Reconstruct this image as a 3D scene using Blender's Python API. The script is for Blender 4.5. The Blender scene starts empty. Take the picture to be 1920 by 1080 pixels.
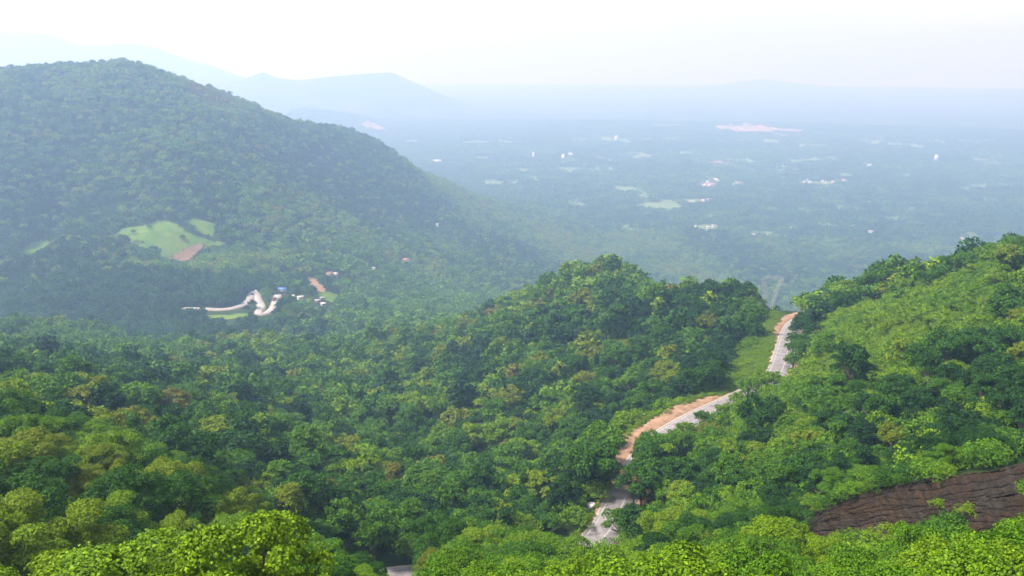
import bpy, bmesh, math, random
import numpy as np
from mathutils import Vector

PI = math.pi
R_ = math.radians
scene = bpy.context.scene
COL = scene.collection

# ------------------------------------------------------------------ camera
CAM_Z = 450.0
PITCH = R_(14.8)
F = 1663.0                                   # focal length in pixels of a 1920 wide picture
cam_d = bpy.data.cameras.new('camera')
cam_d.sensor_width = 36.0
cam_d.lens = 36.0 * F / 1920.0
cam_d.clip_start = 0.5
cam_d.clip_end = 60000.0
cam = bpy.data.objects.new('camera', cam_d)
COL.objects.link(cam)
cam.location = (0, 0, CAM_Z)
cam.rotation_euler = (PI / 2 - PITCH, 0, 0)
scene.camera = cam

# ------------------------------------------------------------------ light
SUN_EL, SUN_AZ = 55.0, -96.0                 # azimuth from +Y (view direction), positive to the right
world = bpy.data.worlds.new('World')
scene.world = world
world.use_nodes = True
wn, wl = world.node_tree.nodes, world.node_tree.links
wn.clear()
wo = wn.new('ShaderNodeOutputWorld')
bg = wn.new('ShaderNodeBackground')
bg.inputs['Strength'].default_value = 0.085
sky = wn.new('ShaderNodeTexSky')
sky.sky_type = 'NISHITA'
sky.sun_disc = False
sky.sun_elevation = R_(SUN_EL)
sky.sun_rotation = R_(SUN_AZ)
sky.air_density = 1.0
sky.dust_density = 3.0
sky.ozone_density = 1.0
sky.altitude = 500
# a thin bright cloud veil over the whole sky
tc = wn.new('ShaderNodeTexCoord')
mpw = wn.new('ShaderNodeMapping'); mpw.inputs['Scale'].default_value = (1.0, 1.0, 4.0)
cn = wn.new('ShaderNodeTexNoise'); cn.inputs['Scale'].default_value = 2.6; cn.inputs['Detail'].default_value = 6; cn.inputs['Roughness'].default_value = 0.55
wl.new(tc.outputs['Generated'], mpw.inputs['Vector']); wl.new(mpw.outputs['Vector'], cn.inputs['Vector'])
cr_ = wn.new('ShaderNodeMapRange')
cr_.inputs['From Min'].default_value = 0.3; cr_.inputs['From Max'].default_value = 0.7
cr_.inputs['To Min'].default_value = 0.66; cr_.inputs['To Max'].default_value = 0.97
wl.new(cn.outputs['Fac'], cr_.inputs['Value'])
mw = wn.new('ShaderNodeMix'); mw.data_type = 'RGBA'
wl.new(cr_.outputs['Result'], mw.inputs['Factor'])
wl.new(sky.outputs[0], mw.inputs['A'])
mw.inputs['B'].default_value = (7.0, 7.15, 8.2, 1)
wl.new(mw.outputs['Result'], bg.inputs[0])
wl.new(bg.outputs[0], wo.inputs[0])

sun_d = bpy.data.lights.new('sun', 'SUN')
sun_d.energy = 5.0
sun_d.angle = R_(12)
sun_d.color = (1.0, 0.96, 0.88)
sun = bpy.data.objects.new('sun', sun_d)
COL.objects.link(sun)
sv = Vector((math.sin(R_(SUN_AZ)) * math.cos(R_(SUN_EL)), math.cos(R_(SUN_AZ)) * math.cos(R_(SUN_EL)), math.sin(R_(SUN_EL))))
sun.rotation_euler = (-sv).to_track_quat('-Z', 'Y').to_euler()
sun.location = sv * 900 + Vector((0, 0, CAM_Z))

scene.view_settings.view_transform = 'Standard'
scene.view_settings.look = 'None'
scene.view_settings.exposure = 1.1
scene.view_settings.gamma = 1.0
scene.view_settings.use_curve_mapping = False
scene.render.engine = 'CYCLES'
cy = scene.cycles
cy.max_bounces = 6
cy.diffuse_bounces = 3
cy.glossy_bounces = 2
cy.transmission_bounces = 4
cy.volume_bounces = 2
cy.use_denoising = True
try:
    cy.denoiser = 'OPENIMAGEDENOISE'
except Exception:
    pass

# ------------------------------------------------------------------ geometry of the view (used to survey the place from the photograph)
SP, CP = math.sin(PITCH), math.cos(PITCH)


def ray(px, py):
    x = (px - 960.0) / F
    y = (540.0 - py) / F
    return x, CP + y * SP, -SP + y * CP


def at(px, py, Y):
    dx, dy, dz = ray(px, py)
    t = Y / dy
    return dx * t, Y, CAM_Z + dz * t


def project(P):
    P = np.asarray(P, float)
    x, y, z = P[..., 0], P[..., 1], P[..., 2] - CAM_Z
    d = y * CP - z * SP
    u = y * SP + z * CP
    d = np.where(d > 0.1, d, 0.1)
    return 960 + F * x / d, 540 - F * u / d, d


# ------------------------------------------------------------------ terrain survey: (pixel x, pixel y, distance, height of what grows there)
S = [
    # near left slope
    (100, 1075, 46, 8), (400, 1075, 46, 8), (700, 1080, 60, 8), (900, 1060, 72, 8), (1100, 1075, 76, 7), (1300, 1040, 74, 7), (1450, 1030, 70, 7),
    (1650, 1085, 60, 4), (1850, 1090, 50, 4),
    (0, 800, 94, 9), (130, 830, 94, 9), (60, 950, 70, 9), (250, 960, 72, 9), (380, 940, 86, 9), (600, 965, 120, 9), (0, 735, 135, 9), (250, 800, 150, 9), (450, 870, 150, 9),
    (0, 660, 380, 10), (200, 720, 290, 10), (350, 760, 260, 10), (600, 900, 185, 10), (720, 960, 150, 9), (850, 980, 130, 9), (980, 985, 130, 9),
    (600, 830, 260, 10), (620, 780, 330, 10), (560, 700, 480, 10), (350, 690, 420, 10), (400, 640, 600, 10), (560, 640, 640, 10),
    (700, 640, 700, 10), (850, 600, 800, 10), (750, 590, 900, 10),
    # spur
    (850, 800, 330, 10), (700, 860, 280, 10), (1000, 900, 240, 10), (1050, 860, 262, 10), (850, 900, 225, 10), (1000, 800, 310, 10), (850, 720, 420, 10), (700, 710, 470, 10), (850, 640, 545, 10),
    (1000, 650, 430, 10), (1000, 563, 560, 10), (1110, 493, 570, 9), (1060, 515, 570, 9), (1180, 515, 545, 9), (1100, 600, 440, 10), (1100, 700, 360, 10), (1100, 800, 290, 10),
    (1240, 550, 500, 10), (1300, 545, 425, 10), (1400, 555, 395, 9), (1250, 650, 360, 10), (1350, 650, 325, 10), (1250, 730, 290, 10), (1180, 800, 262, 10),
    # right hill
    (1250, 985, 140, 7), (1350, 900, 165, 6), (1500, 850, 160, 6), (1500, 760, 200, 3), (1600, 660, 235, 3), (1700, 600, 240, 3),
    (1540, 560, 345, 9), (1620, 540, 335, 9), (1700, 518, 322, 9), (1780, 498, 310, 10), (1850, 462, 295, 9), (1920, 438, 285, 8), (1900, 560, 210, 8),
    (1900, 700, 150, 8), (1750, 800, 138, 8), (1900, 810, 115, 8), (1400, 800, 205, 5),
    (1700, 903, 103, 1), (1540, 960, 119, 1), (1900, 888, 84, 1), (1700, 1005, 95, 0), (1550, 1010, 112, 0), (1900, 1000, 76, 0),
    # valley with the hairpins
    (345, 590, 895, 0), (400, 584, 892, 0), (475, 560, 925, 0), (490, 590, 874, 0), (530, 560, 925, 0), (590, 565, 930, 3), (350, 615, 800, 9), (430, 612, 815, 9), (500, 620, 790, 9), (620, 560, 990, 6),
    (750, 560, 1100, 9), (800, 520, 1300, 9), (900, 560, 1100, 9), (950, 520, 1400, 9), (1050, 500, 1700, 9),
    # knoll and plantation hill on the left
    (0, 610, 640, 9), (120, 608, 640, 9), (250, 630, 630, 9), (330, 655, 620, 9), (100, 660, 520, 9),
    (0, 472, 1050, 9), (100, 459, 1020, 9), (250, 478, 1010, 9), (370, 509, 995, 9), (440, 545, 965, 9), (150, 550, 905, 9), (300, 570, 900, 9), (0, 570, 870, 9),
    # fields behind it
    (60, 468, 1135, 0), (220, 445, 1140, 0), (320, 425, 1165, 0), (400, 440, 1165, 0), (330, 480, 1115, 0), (400, 470, 1120, 3),
    # left mountain
    (-60, 130, 1450, 10), (0, 130, 1450, 10), (60, 128, 1450, 10), (120, 135, 1450, 10), (175, 130, 1470, 10), (205, 120, 1490, 10), (230, 116, 1500, 10), (258, 122, 1500, 10), (295, 137, 1510, 10), (330, 152, 1520, 10), (400, 178, 1580, 10), (480, 206, 1650, 10), (600, 240, 1800, 10), (700, 275, 1950, 10),
    (850, 350, 2250, 10), (1000, 402, 2300, 9), (1100, 450, 2100, 9),
    (100, 250, 1300, 10), (300, 300, 1260, 10), (500, 300, 1450, 10), (700, 400, 1600, 10), (450, 460, 1130, 9), (600, 500, 1080, 9), (800, 450, 1500, 9),
    (850, 400, 1900, 9), (950, 450, 1750, 9), (100, 400, 1195, 9), (0, 300, 1200, 10), (280, 390, 1205, 9), (450, 400, 1200, 9), (620, 400, 1380, 9),
    # beyond the frame, both sides
    (-500, 850, 90, 8), (-500, 660, 400, 9), (-500, 600, 700, 9), (-500, 480, 1000, 9), (-500, 300, 1200, 9), (-500, 150, 1450, 9),
    (2400, 430, 260, 6), (2400, 560, 190, 6), (2400, 800, 110, 6), (2400, 950, 70, 4),
]
# places the photograph cannot show: (pixel x, distance, metres below the camera)
HID = []
for p in (-500, 100, 700, 1200, 1700, 2400):
    HID += [(p, 3, 2.2), (p, 10, 9), (p, 24, 21)]
HID += [(1110, 720, 235), (1110, 900, 320), (1300, 540, 175), (1300, 650, 230), (1300, 800, 300), (1450, 460, 150), (1450, 560, 195), (1450, 800, 300), (1000, 760, 240), (1000, 900, 300),
        (1550, 450, 150), (1600, 520, 190), (1700, 430, 140), (1700, 600, 240), (1920, 400, 120), (1920, 600, 240), (1700, 900, 350), (1920, 900, 350), (2400, 400, 130), (2400, 900, 350),
        (1300, 1150, 385), (1600, 1200, 415), (1900, 1200, 420), (2400, 1200, 420), (1150, 1300, 385),
        (0, 760, 258), (200, 750, 256), (340, 740, 250), (120, 1085, 236), (300, 1065, 246),
        (-60, 1640, 78), (60, 1640, 82), (150, 1660, 80), (232, 1680, 76), (330, 1720, 105), (430, 1780, 125), (520, 1850, 150), (0, 1900, 150), (230, 2000, 170), (480, 2200, 260), (700, 2500, 360), (850, 2700, 420), (-500, 2000, 150),
        (0, 2600, 330), (300, 2700, 380), (-500, 2700, 330), (0, 3300, 440), (500, 3300, 450), (-500, 3300, 440)]
for p in (1250, 1450, 1700, 1950, 2400):
    HID += [(p, 1700, 441)]
for p in (1100, 1300, 1600, 1900, 2400):
    HID += [(p, 2600, 450), (p, 3400, 450)]
HID += [(900, 3000, 448), (700, 3400, 450)]

cx, cyy, cz = [], [], []
for (px, py, Y, off) in S:
    x, y, z = at(px, py, Y)
    cx.append(x); cyy.append(y); cz.append(z - off)
for (px, Y, drop) in HID:
    x, y, z = at(px, 540, Y)
    cx.append(x); cyy.append(y); cz.append(CAM_Z - drop)
cx, cyy, cz = map(np.array, (cx, cyy, cz))
ca, cs = np.arctan2(cx, cyy), np.log(np.hypot(cx, cyy))


def tps_kernel(d2):
    return 0.5 * d2 * np.log(d2 + 1e-12)


n = len(ca)
K = tps_kernel((ca[:, None] - ca[None]) ** 2 + (cs[:, None] - cs[None]) ** 2) + np.eye(n) * 1e-5
Pm = np.stack([np.ones(n), ca, cs], 1)
A = np.zeros((n + 3, n + 3))
A[:n, :n] = K; A[:n, n:] = Pm; A[n:, :n] = Pm.T
# the fit works on the drop divided by the range, so near and far ground are equally smooth
rng_c = np.exp(cs)
W = np.linalg.solve(A, np.concatenate([(cz - CAM_Z) / rng_c, np.zeros(3)]))


def tps(a, s):
    out = np.empty(a.shape)
    af, sf, of = a.ravel(), s.ravel(), out.ravel()
    for i in range(0, af.size, 20000):
        aa, ss = af[i:i + 20000], sf[i:i + 20000]
        k = tps_kernel((aa[:, None] - ca[None]) ** 2 + (ss[:, None] - cs[None]) ** 2)
        of[i:i + 20000] = k @ W[:n] + W[n] + W[n + 1] * aa + W[n + 2] * ss
    return CAM_Z + of.reshape(a.shape) * np.exp(s)


def vnoise(x, y, seed=0):
    xi, yi = np.floor(x).astype(np.int64), np.floor(y).astype(np.int64)
    xf, yf = x - xi, y - yi

    def h(i, j):
        v = (i * 374761393 + j * 668265263 + seed * 1442695041) & 0xffffffff
        v = ((v ^ (v >> 13)) * 1274126177) & 0xffffffff
        return ((v ^ (v >> 16)) & 0xffff) / 65535.0
    u, v = xf * xf * (3 - 2 * xf), yf * yf * (3 - 2 * yf)
    return (h(xi, yi) * (1 - u) + h(xi + 1, yi) * u) * (1 - v) + (h(xi, yi + 1) * (1 - u) + h(xi + 1, yi + 1) * u) * v


def fbm(x, y, oct=4, seed=0):
    s, a = 0, 1.0
    for o in range(oct):
        s = s + a * (vnoise(x * 2 ** o, y * 2 ** o, seed + o) - 0.5)
        a *= 0.5
    return s


def smooth(e0, e1, x):
    t = np.clip((x - e0) / (e1 - e0), 0, 1)
    return t * t * (3 - 2 * t)


# far ridges: crest drawn as (pixel x, pixel y), at a distance, with a fall to both sides
def crest(pts, D, wf, wb):
    aa = np.array([math.atan2((p - 960) / F, ray(p, q)[1]) for p, q in pts])
    zz = np.array([CAM_Z + ray(p, q)[2] / math.hypot(ray(p, q)[0], ray(p, q)[1]) * D for p, q in pts])
    return aa, zz, D, wf, wb


FAR = [
    crest([(-500, 30), (-300, 60), (-100, 50), (20, 56), (95, 62), (150, 82), (250, 78), (300, 88), (350, 108), (400, 122), (450, 141), (520, 165), (620, 205)], 8800, 1800, 2500),
    crest([(200, 190), (330, 172), (400, 157), (450, 150), (492, 133), (520, 145), (560, 149), (620, 142), (690, 136), (735, 134), (775, 152), (830, 178), (900, 205), (1000, 230)], 7800, 1700, 2000),
    crest([(900, 180), (1150, 172), (1300, 164), (1380, 154), (1430, 147), (1490, 155), (1600, 166), (1800, 168), (2000, 166), (2400, 166)], 12300, 2400, 1400),
    crest([(520, 200), (600, 206), (680, 220), (740, 245), (800, 268)], 5700, 800, 900),
]

NA, NS = 640, 720
A0 = R_(52)
S0, S1 = math.log(2.5), math.log(13800)
ga = np.linspace(-A0, A0, NA)
gs = np.linspace(S0, S1, NS)
GA, GS = np.meshgrid(ga, gs, indexing='ij')
GR = np.exp(GS)
GX, GY = GR * np.sin(GA), GR * np.cos(GA)
base = tps(GA, GS)
plain = 0.0 + 10 * fbm(GX / 900, GY / 900, 3, 5)
w = smooth(2700, 3500, GR)
GZ = base * (1 - w) + plain * w
for aa, zz, D, wf, wb in FAR:
    zc = np.interp(GA, aa, zz)
    edge = smooth(aa[0] - 0.02, aa[0] + 0.03, GA) * (1 - smooth(aa[-1] - 0.06, aa[-1], GA)) if aa[-1] < 0.3 else smooth(aa[0], aa[0] + 0.1, GA)
    zc = zc * edge
    t = np.where(GR < D, (D - GR) / wf, (GR - D) / wb)
    prof = np.clip(1 - t, 0, 1) ** 1.25
    lump = 1 + (0.25 * fbm(GX / 500, GY / 500, 4, 9)) * np.clip(t * 3, 0, 1)
    GZ = np.maximum(GZ, zc * prof * lump)
amp = np.clip(GR * 0.008, 0.15, 5) * smooth(20, 120, GR)
for px_b, r_b, hgt, rad in ((228, 1500, 12, 40), (725, 1980, 14, 90), (800, 2150, 14, 100)):
    ab = math.atan2((px_b - 960) / F, 0.985)
    GZ = GZ + hgt * np.exp(-((GX - r_b * math.sin(ab)) ** 2 + (GY - r_b * math.cos(ab)) ** 2) / (2 * rad * rad))
rel = smooth(500, 1000, GR) * (1 - smooth(2300, 3000, GR))
GZ = GZ + rel * (12 * fbm(GX / 170, GY / 230, 3, 23) - 17 * np.abs(fbm((GX + 0.35 * GY) / 130 + 7 + 0.8 * fbm(GX / 200, GY / 200, 2, 27), (GY - 0.35 * GX) / 380, 2, 25)) + 3)
GZ = GZ + amp * fbm(GX / 45.0, GY / 45.0, 3, 21) * (1 - 0.8 * smooth(3000, 3600, GR))


def height(x, y):
    """ground height, read from the same grid as the terrain mesh"""
    a = np.arctan2(x, y)
    s = np.log(np.maximum(np.hypot(x, y), 2.6))
    fa = np.clip((a + A0) / (2 * A0) * (NA - 1), 0, NA - 1.001)
    fs = np.clip((s - S0) / (S1 - S0) * (NS - 1), 0, NS - 1.001)
    i, j = fa.astype(int), fs.astype(int)
    u, v = fa - i, fs - j
    return (GZ[i, j] * (1 - u) + GZ[i + 1, j] * u) * (1 - v) + (GZ[i, j + 1] * (1 - u) + GZ[i + 1, j + 1] * u) * v


def hit(px, py, rmin=30.0):
    """where the sight line through a pixel meets the ground"""
    dx, dy, dz = ray(px, py)
    hh = math.hypot(dx, dy)
    rr = np.exp(np.linspace(math.log(rmin), math.log(13000), 6000))
    x, y, z = dx / hh * rr, dy / hh * rr, CAM_Z + dz / hh * rr
    below = z < height(x, y)
    k = int(np.argmax(below)) if below.any() else len(rr) - 1
    return float(x[k]), float(y[k]), float(height(x[k:k + 1], y[k:k + 1])[0])


# ------------------------------------------------------------------ roads (survey), cut into the terrain
def catmull(P, step):
    P = np.asarray(P, float)
    Q = np.vstack([2 * P[0] - P[1], P, 2 * P[-1] - P[-2]])
    out = []
    for i in range(1, len(Q) - 2):
        m = max(2, int(np.linalg.norm(Q[i + 1] - Q[i]) / step))
        for t in np.linspace(0, 1, m, endpoint=False):
            out.append(0.5 * ((2 * Q[i]) + (-Q[i - 1] + Q[i + 1]) * t + (2 * Q[i - 1] - 5 * Q[i] + 4 * Q[i + 1] - Q[i + 2]) * t * t + (-Q[i - 1] + 3 * Q[i] - 3 * Q[i + 1] + Q[i + 2]) * t ** 3))
    out.append(Q[-2])
    return np.array(out)


ROAD_PX = [(600, 1190, 120), (665, 1118, 140), (745, 1088, 150), (950, 1066, 158), (1090, 1032, 165), (1140, 985, 173), (1170, 930, 188), (1203, 868, 205), (1243, 822, 219), (1292, 791, 231), (1345, 765, 243),
           (1400, 741, 256), (1444, 717, 268), (1464, 690, 284), (1474, 655, 312), (1484, 622, 350), (1500, 602, 380), (1535, 592, 398), (1620, 590, 412)]
road = catmull([at(*p) for p in ROAD_PX], 2.0)
k = np.hanning(31); k /= k.sum()
zp = np.pad(road[:, 2], 15, mode='edge')
road[:, 2] = np.convolve(zp, k, 'valid')
HW = 3.5                                      # half width of the asphalt

HAIR_PX = [(345, 586, 911), (380, 582, 899), (420, 580, 890), (450, 574, 902), (466, 562, 923), (471, 552, 944), (475, 546, 956), (480, 549, 951), (483, 560, 929), (490, 574, 899), (484, 585, 877), (490, 589, 871), (502, 586, 879),
           (512, 576, 895), (517, 562, 921), (521, 551, 944)]


def cut(line, half, blend, drop=0.45):
    """level the terrain along a road"""
    global GZ
    d2 = np.full(GX.shape, 1e12); zz = np.zeros(GX.shape)
    lo, hi = line.min(0) - blend - 10, line.max(0) + blend + 10
    m = (GX > lo[0]) & (GX < hi[0]) & (GY > lo[1]) & (GY < hi[1])
    gx, gy = GX[m], GY[m]
    best = np.full(gx.shape, 1e12); bz = np.zeros(gx.shape)
    for q in line:
        d = (gx - q[0]) ** 2 + (gy - q[1]) ** 2
        c = d < best
        best[c] = d[c]; bz[c] = q[2]
    w = 1 - smooth(half, half + blend, np.sqrt(best))
    GZ[m] = GZ[m] * (1 - w) + (bz - drop) * w


cut(road, HW + 5.0, 9.0)
hair0 = np.array([at(*p) for p in HAIR_PX])
hz = float(np.median(hair0[:, 2]))
hair0[:, 2] = hz + (hair0[:, 2] - hz) * 0.5
hair = catmull(hair0, 3.0)
cut(hair, 20.0, 40.0, 0.9)


# the rock cut at the lower right: two surveyed edges, and the ground lowered in front of it
top_px = [(1500, 1000, 122), (1545, 950, 119), (1640, 918, 111), (1760, 896, 98), (1860, 880, 88), (1930, 864, 82), (2060, 845, 74)]
bot_px = [(1490, 1008, 118), (1560, 1022, 112), (1640, 1024, 103), (1760, 1020, 90), (1860, 1022, 80), (1930, 1024, 74), (2060, 1030, 66)]
top3 = catmull([at(*p) for p in top_px], 0.8); bot3 = catmull([at(*p) for p in bot_px], 0.8)
NU = 110
res = lambda L: np.stack([np.interp(np.linspace(0, 1, NU), np.linspace(0, 1, len(L)), L[:, q_]) for q_ in range(3)], 1)
top3, bot3 = res(top3), res(bot3)
_at, _rt = np.arctan2(top3[:, 0], top3[:, 1]), np.hypot(top3[:, 0], top3[:, 1])
_ab, _rb = np.arctan2(bot3[:, 0], bot3[:, 1]), np.hypot(bot3[:, 0], bot3[:, 1])
rT, zT = np.interp(GA, _at, _rt), np.interp(GA, _at, top3[:, 2])
rB, zB = np.interp(GA, _ab, _rb), np.interp(GA, _ab, bot3[:, 2])
ma = smooth(_ab[0] - 0.004, _ab[0] + 0.02, GA)
lim = zB - 0.8 + (zT - zB) * np.clip((GR - rB) / np.maximum(rT - rB, 0.5), 0, 1) - 0.6
fr = ma * (GR > rB - 18) * (GR < rT - 0.5)
GZ = np.where(fr > 0.3, np.minimum(GZ, lim), GZ)

# ------------------------------------------------------------------ materials
def new_mat(name):
    m = bpy.data.materials.new(name)
    m.use_nodes = True
    nt = m.node_tree
    b = nt.nodes['Principled BSDF']
    b.inputs['Roughness'].default_value = 0.8
    b.inputs['Specular IOR Level'].default_value = 0.2
    return m, nt.nodes, nt.links, b


def ramp(nodes, stops, interp='LINEAR'):
    r = nodes.new('ShaderNodeValToRGB')
    r.color_ramp.interpolation = interp
    e = r.color_ramp.elements
    while len(e) < len(stops):
        e.new(0.5)
    for el, (p, c) in zip(e, stops):
        el.position = p
        el.color = (*c, 1)
    return r


def noise_col(nodes, links, scale, stops, detail=4, vec=None, rough=0.6):
    nz = nodes.new('ShaderNodeTexNoise')
    nz.inputs['Scale'].default_value = scale
    nz.inputs['Detail'].default_value = detail
    nz.inputs['Roughness'].default_value = rough
    if vec is None:
        g = nodes.new('ShaderNodeNewGeometry')
        vec = g.outputs['Position']
    links.new(vec, nz.inputs['Vector'])
    r = ramp(nodes, stops)
    links.new(nz.outputs['Fac'], r.inputs['Fac'])
    return r, nz


def mix(nodes, links, fac, a, b, blend='MIX'):
    m = nodes.new('ShaderNodeMix')
    m.data_type = 'RGBA'
    m.blend_type = blend
    for sock, v in ((m.inputs['Factor'], fac), (m.inputs['A'], a), (m.inputs['B'], b)):
        if hasattr(v, 'links'):
            links.new(v, sock)
        elif isinstance(v, (int, float)):
            sock.default_value = v
        else:
            sock.default_value = (*v, 1)
    return m.outputs['Result']


def simple_mat(name, stops, scale, rough=0.85, bump=0.0, detail=5):
    m, n_, l_, b = new_mat(name)
    r, nz = noise_col(n_, l_, scale, stops, detail)
    l_.new(r.outputs['Color'], b.inputs['Base Color'])
    b.inputs['Roughness'].default_value = rough
    if bump:
        bp = n_.new('ShaderNodeBump')
        bp.inputs['Strength'].default_value = bump
        bp.inputs['Distance'].default_value = 0.3
        l_.new(nz.outputs['Fac'], bp.inputs['Height'])
        l_.new(bp.outputs['Normal'], b.inputs['Normal'])
    return m


def terrain_material():
    m, n_, l_, b = new_mat('hillside_ground')
    g = n_.new('ShaderNodeNewGeometry')
    floor_c, _ = noise_col(n_, l_, 0.25, [(0.3, (0.012, 0.020, 0.008)), (0.55, (0.022, 0.040, 0.010)), (0.75, (0.040, 0.042, 0.018))])
    wood_c, _ = noise_col(n_, l_, 0.09, [(0.30, (0.010, 0.024, 0.010)), (0.5, (0.022, 0.050, 0.015)), (0.72, (0.05, 0.085, 0.025))], 8, rough=0.8)
    # mosaic of groves and open plots on the plain
    vo = n_.new('ShaderNodeTexVoronoi')
    vo.inputs['Scale'].default_value = 0.0075
    mp = n_.new('ShaderNodeMapping')
    mp.inputs['Scale'].default_value = (0.8, 1.0, 0.0)
    l_.new(g.outputs['Position'], mp.inputs['Vector'])
    l_.new(mp.outputs['Vector'], vo.inputs['Vector'])
    sep = n_.new('ShaderNodeSeparateColor')
    l_.new(vo.outputs['Color'], sep.inputs[0])
    plot = ramp(n_, [(0.0, (0.016, 0.036, 0.012)), (0.80, (0.022, 0.045, 0.014)), (0.84, (0.06, 0.09, 0.025)), (0.92, (0.09, 0.11, 0.035)), (0.97, (0.12, 0.08, 0.05))], 'CONSTANT')
    l_.new(sep.outputs[0], plot.inputs['Fac'])
    far_c = mix(n_, l_, 0.55, wood_c.outputs['Color'], plot.outputs['Color'])
    at_far = n_.new('ShaderNodeAttribute'); at_far.attribute_name = 'plain'
    at_gr = n_.new('ShaderNodeAttribute'); at_gr.attribute_name = 'grassy'
    c = mix(n_, l_, at_far.outputs['Fac'], floor_c.outputs['Color'], far_c)
    grass_c, nz = noise_col(n_, l_, 0.5, [(0.3, (0.035, 0.075, 0.008)), (0.5, (0.075, 0.14, 0.014)), (0.7, (0.13, 0.17, 0.03))], 6)
    c = mix(n_, l_, at_gr.outputs['Fac'], c, grass_c.outputs['Color'])
    l_.new(c, b.inputs['Base Color'])
    b.inputs['Roughness'].default_value = 0.95
    b.inputs['Specular IOR Level'].default_value = 0.05
    return m


def mesh_np(name, V, quads=None, tris=None, mats=(), midx=None, fattr=None, smooth_=False):
    me = bpy.data.meshes.new(name)
    V = np.asarray(V, np.float32)
    nq = 0 if quads is None else len(quads)
    ntr = 0 if tris is None else len(tris)
    loops = np.concatenate([np.asarray(q, np.int32).ravel() for q in (quads, tris) if q is not None and len(q)])
    totals = np.concatenate([np.full(nq, 4, np.int32), np.full(ntr, 3, np.int32)])
    starts = np.concatenate([[0], np.cumsum(totals)[:-1]]).astype(np.int32)
    me.vertices.add(len(V)); me.vertices.foreach_set('co', V.ravel())
    me.loops.add(len(loops)); me.loops.foreach_set('vertex_index', loops)
    me.polygons.add(len(totals)); me.polygons.foreach_set('loop_start', starts); me.polygons.foreach_set('loop_total', totals)
    for m in mats:
        me.materials.append(m)
    if midx is not None:
        me.polygons.foreach_set('material_index', np.asarray(midx, np.int32))
    if smooth_:
        me.polygons.foreach_set('use_smooth', np.ones(len(totals), bool))
    me.update(calc_edges=True)
    for nm, dom, arr in (fattr or []):
        a = me.attributes.new(nm, 'FLOAT', dom)
        a.data.foreach_set('value', np.asarray(arr, np.float32))
    me.validate()
    return me


def tag(o, label=None, cat=None, group=None, kind=None):
    for k_, v_ in (('label', label), ('category', cat), ('group', group), ('kind', kind)):
        if v_:
            o[k_] = v_
    return o


def link(name, me, parent=None, loc=None):
    o = bpy.data.objects.new(name, me)
    COL.objects.link(o)
    if parent is not None:
        o.parent = parent
    if loc is not None:
        o.location = loc
    return o


# ------------------------------------------------------------------ ground
def grassy_mask(x, y):
    px, py, d = project(np.stack([x, y, height(x, y)], -1))
    r = np.hypot(x, y)
    # the open slope right of the road and the verges
    up = 0.55 * (px - 1400)
    m = smooth(1340, 1400, px) * (1 - smooth(1780, 1900, px)) * smooth(120, 150, r) * (1 - smooth(335, 350, r))
    m = m * smooth(0, 40, 900 - 0.36 * (px - 1300) - py) * smooth(-0.28, -0.05, fbm(x / 22, y / 22, 3, 91))
    return m


NB = 60
gb = np.linspace(A0, 2 * PI - A0, NB + 2)[1:-1]
tb = smooth(0, 1, np.linspace(0, 1, NB + 2)[1:-1])
BZ = GZ[-1][None] * (1 - tb)[:, None] + GZ[0][None] * tb[:, None]
AV = np.concatenate([ga, gb]); ZV = np.concatenate([GZ, BZ]); NT = NA + NB
RR = np.exp(gs)
V = np.stack([np.sin(AV)[:, None] * RR, np.cos(AV)[:, None] * RR, ZV], -1).reshape(-1, 3)
ii, jj = np.meshgrid(np.arange(NT), np.arange(NS - 1), indexing='ij')
i2 = (ii + 1) % NT
quads = np.stack([ii * NS + jj, ii * NS + jj + 1, i2 * NS + jj + 1, i2 * NS + jj], -1).reshape(-1, 4)
cap = len(V)
V = np.vstack([V, [0, 0, ZV[:, 0].mean()]])
it = np.arange(NT)
tris = np.stack([it * NS, ((it + 1) % NT) * NS, np.full(NT, cap)], -1)[:, ::-1]
quads = quads[:, ::-1]
rv = np.hypot(V[:, 0], V[:, 1])
plain_a = smooth(2200, 3200, rv)
gr_a = grassy_mask(V[:, 0], V[:, 1])
gr_a[NA * NS:] = 0
ground = link('ground', mesh_np('ground', V, quads, tris, [terrain_material()], None, [('plain', 'POINT', plain_a), ('grassy', 'POINT', gr_a)], True))
tag(ground, kind='structure')

# ------------------------------------------------------------------ haze
ztop, zbot, half = float(max(V[:, 2].max(), CAM_Z) + 25), float(V[:, 2].min() - 1.0), 14000.0
bm = bmesh.new()
bmesh.ops.create_cube(bm, size=1)
for v in bm.verts:
    v.co = (v.co.x * 2 * half, v.co.y * 2 * half, zbot if v.co.z < 0 else ztop)
me = bpy.data.meshes.new('haze'); bm.to_mesh(me); bm.free()
hm = bpy.data.materials.new('haze'); hm.use_nodes = True
hn, hl = hm.node_tree.nodes, hm.node_tree.links
hn.clear()
ho = hn.new('ShaderNodeOutputMaterial'); pv = hn.new('ShaderNodeVolumePrincipled')
pv.inputs['Color'].default_value = (0.37, 0.55, 0.80, 1)
pv.inputs['Absorption Color'].default_value = (0.80, 0.66, 1.0, 1)     # thins red light least, blue most
pv.inputs['Density'].default_value = 0.00043
pv.inputs['Anisotropy'].default_value = 0.5
hl.new(pv.outputs[0], ho.inputs['Volume'])
me.materials.append(hm)
tag(link('haze', me), kind='stuff')

# ------------------------------------------------------------------ roads
def normals(line):
    t = np.gradient(line[:, :2], axis=0)
    t /= np.linalg.norm(t, axis=1)[:, None] + 1e-9
    return np.stack([-t[:, 1], t[:, 0]], 1)          # to the left of travel (away from the camera: the valley side)


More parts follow.
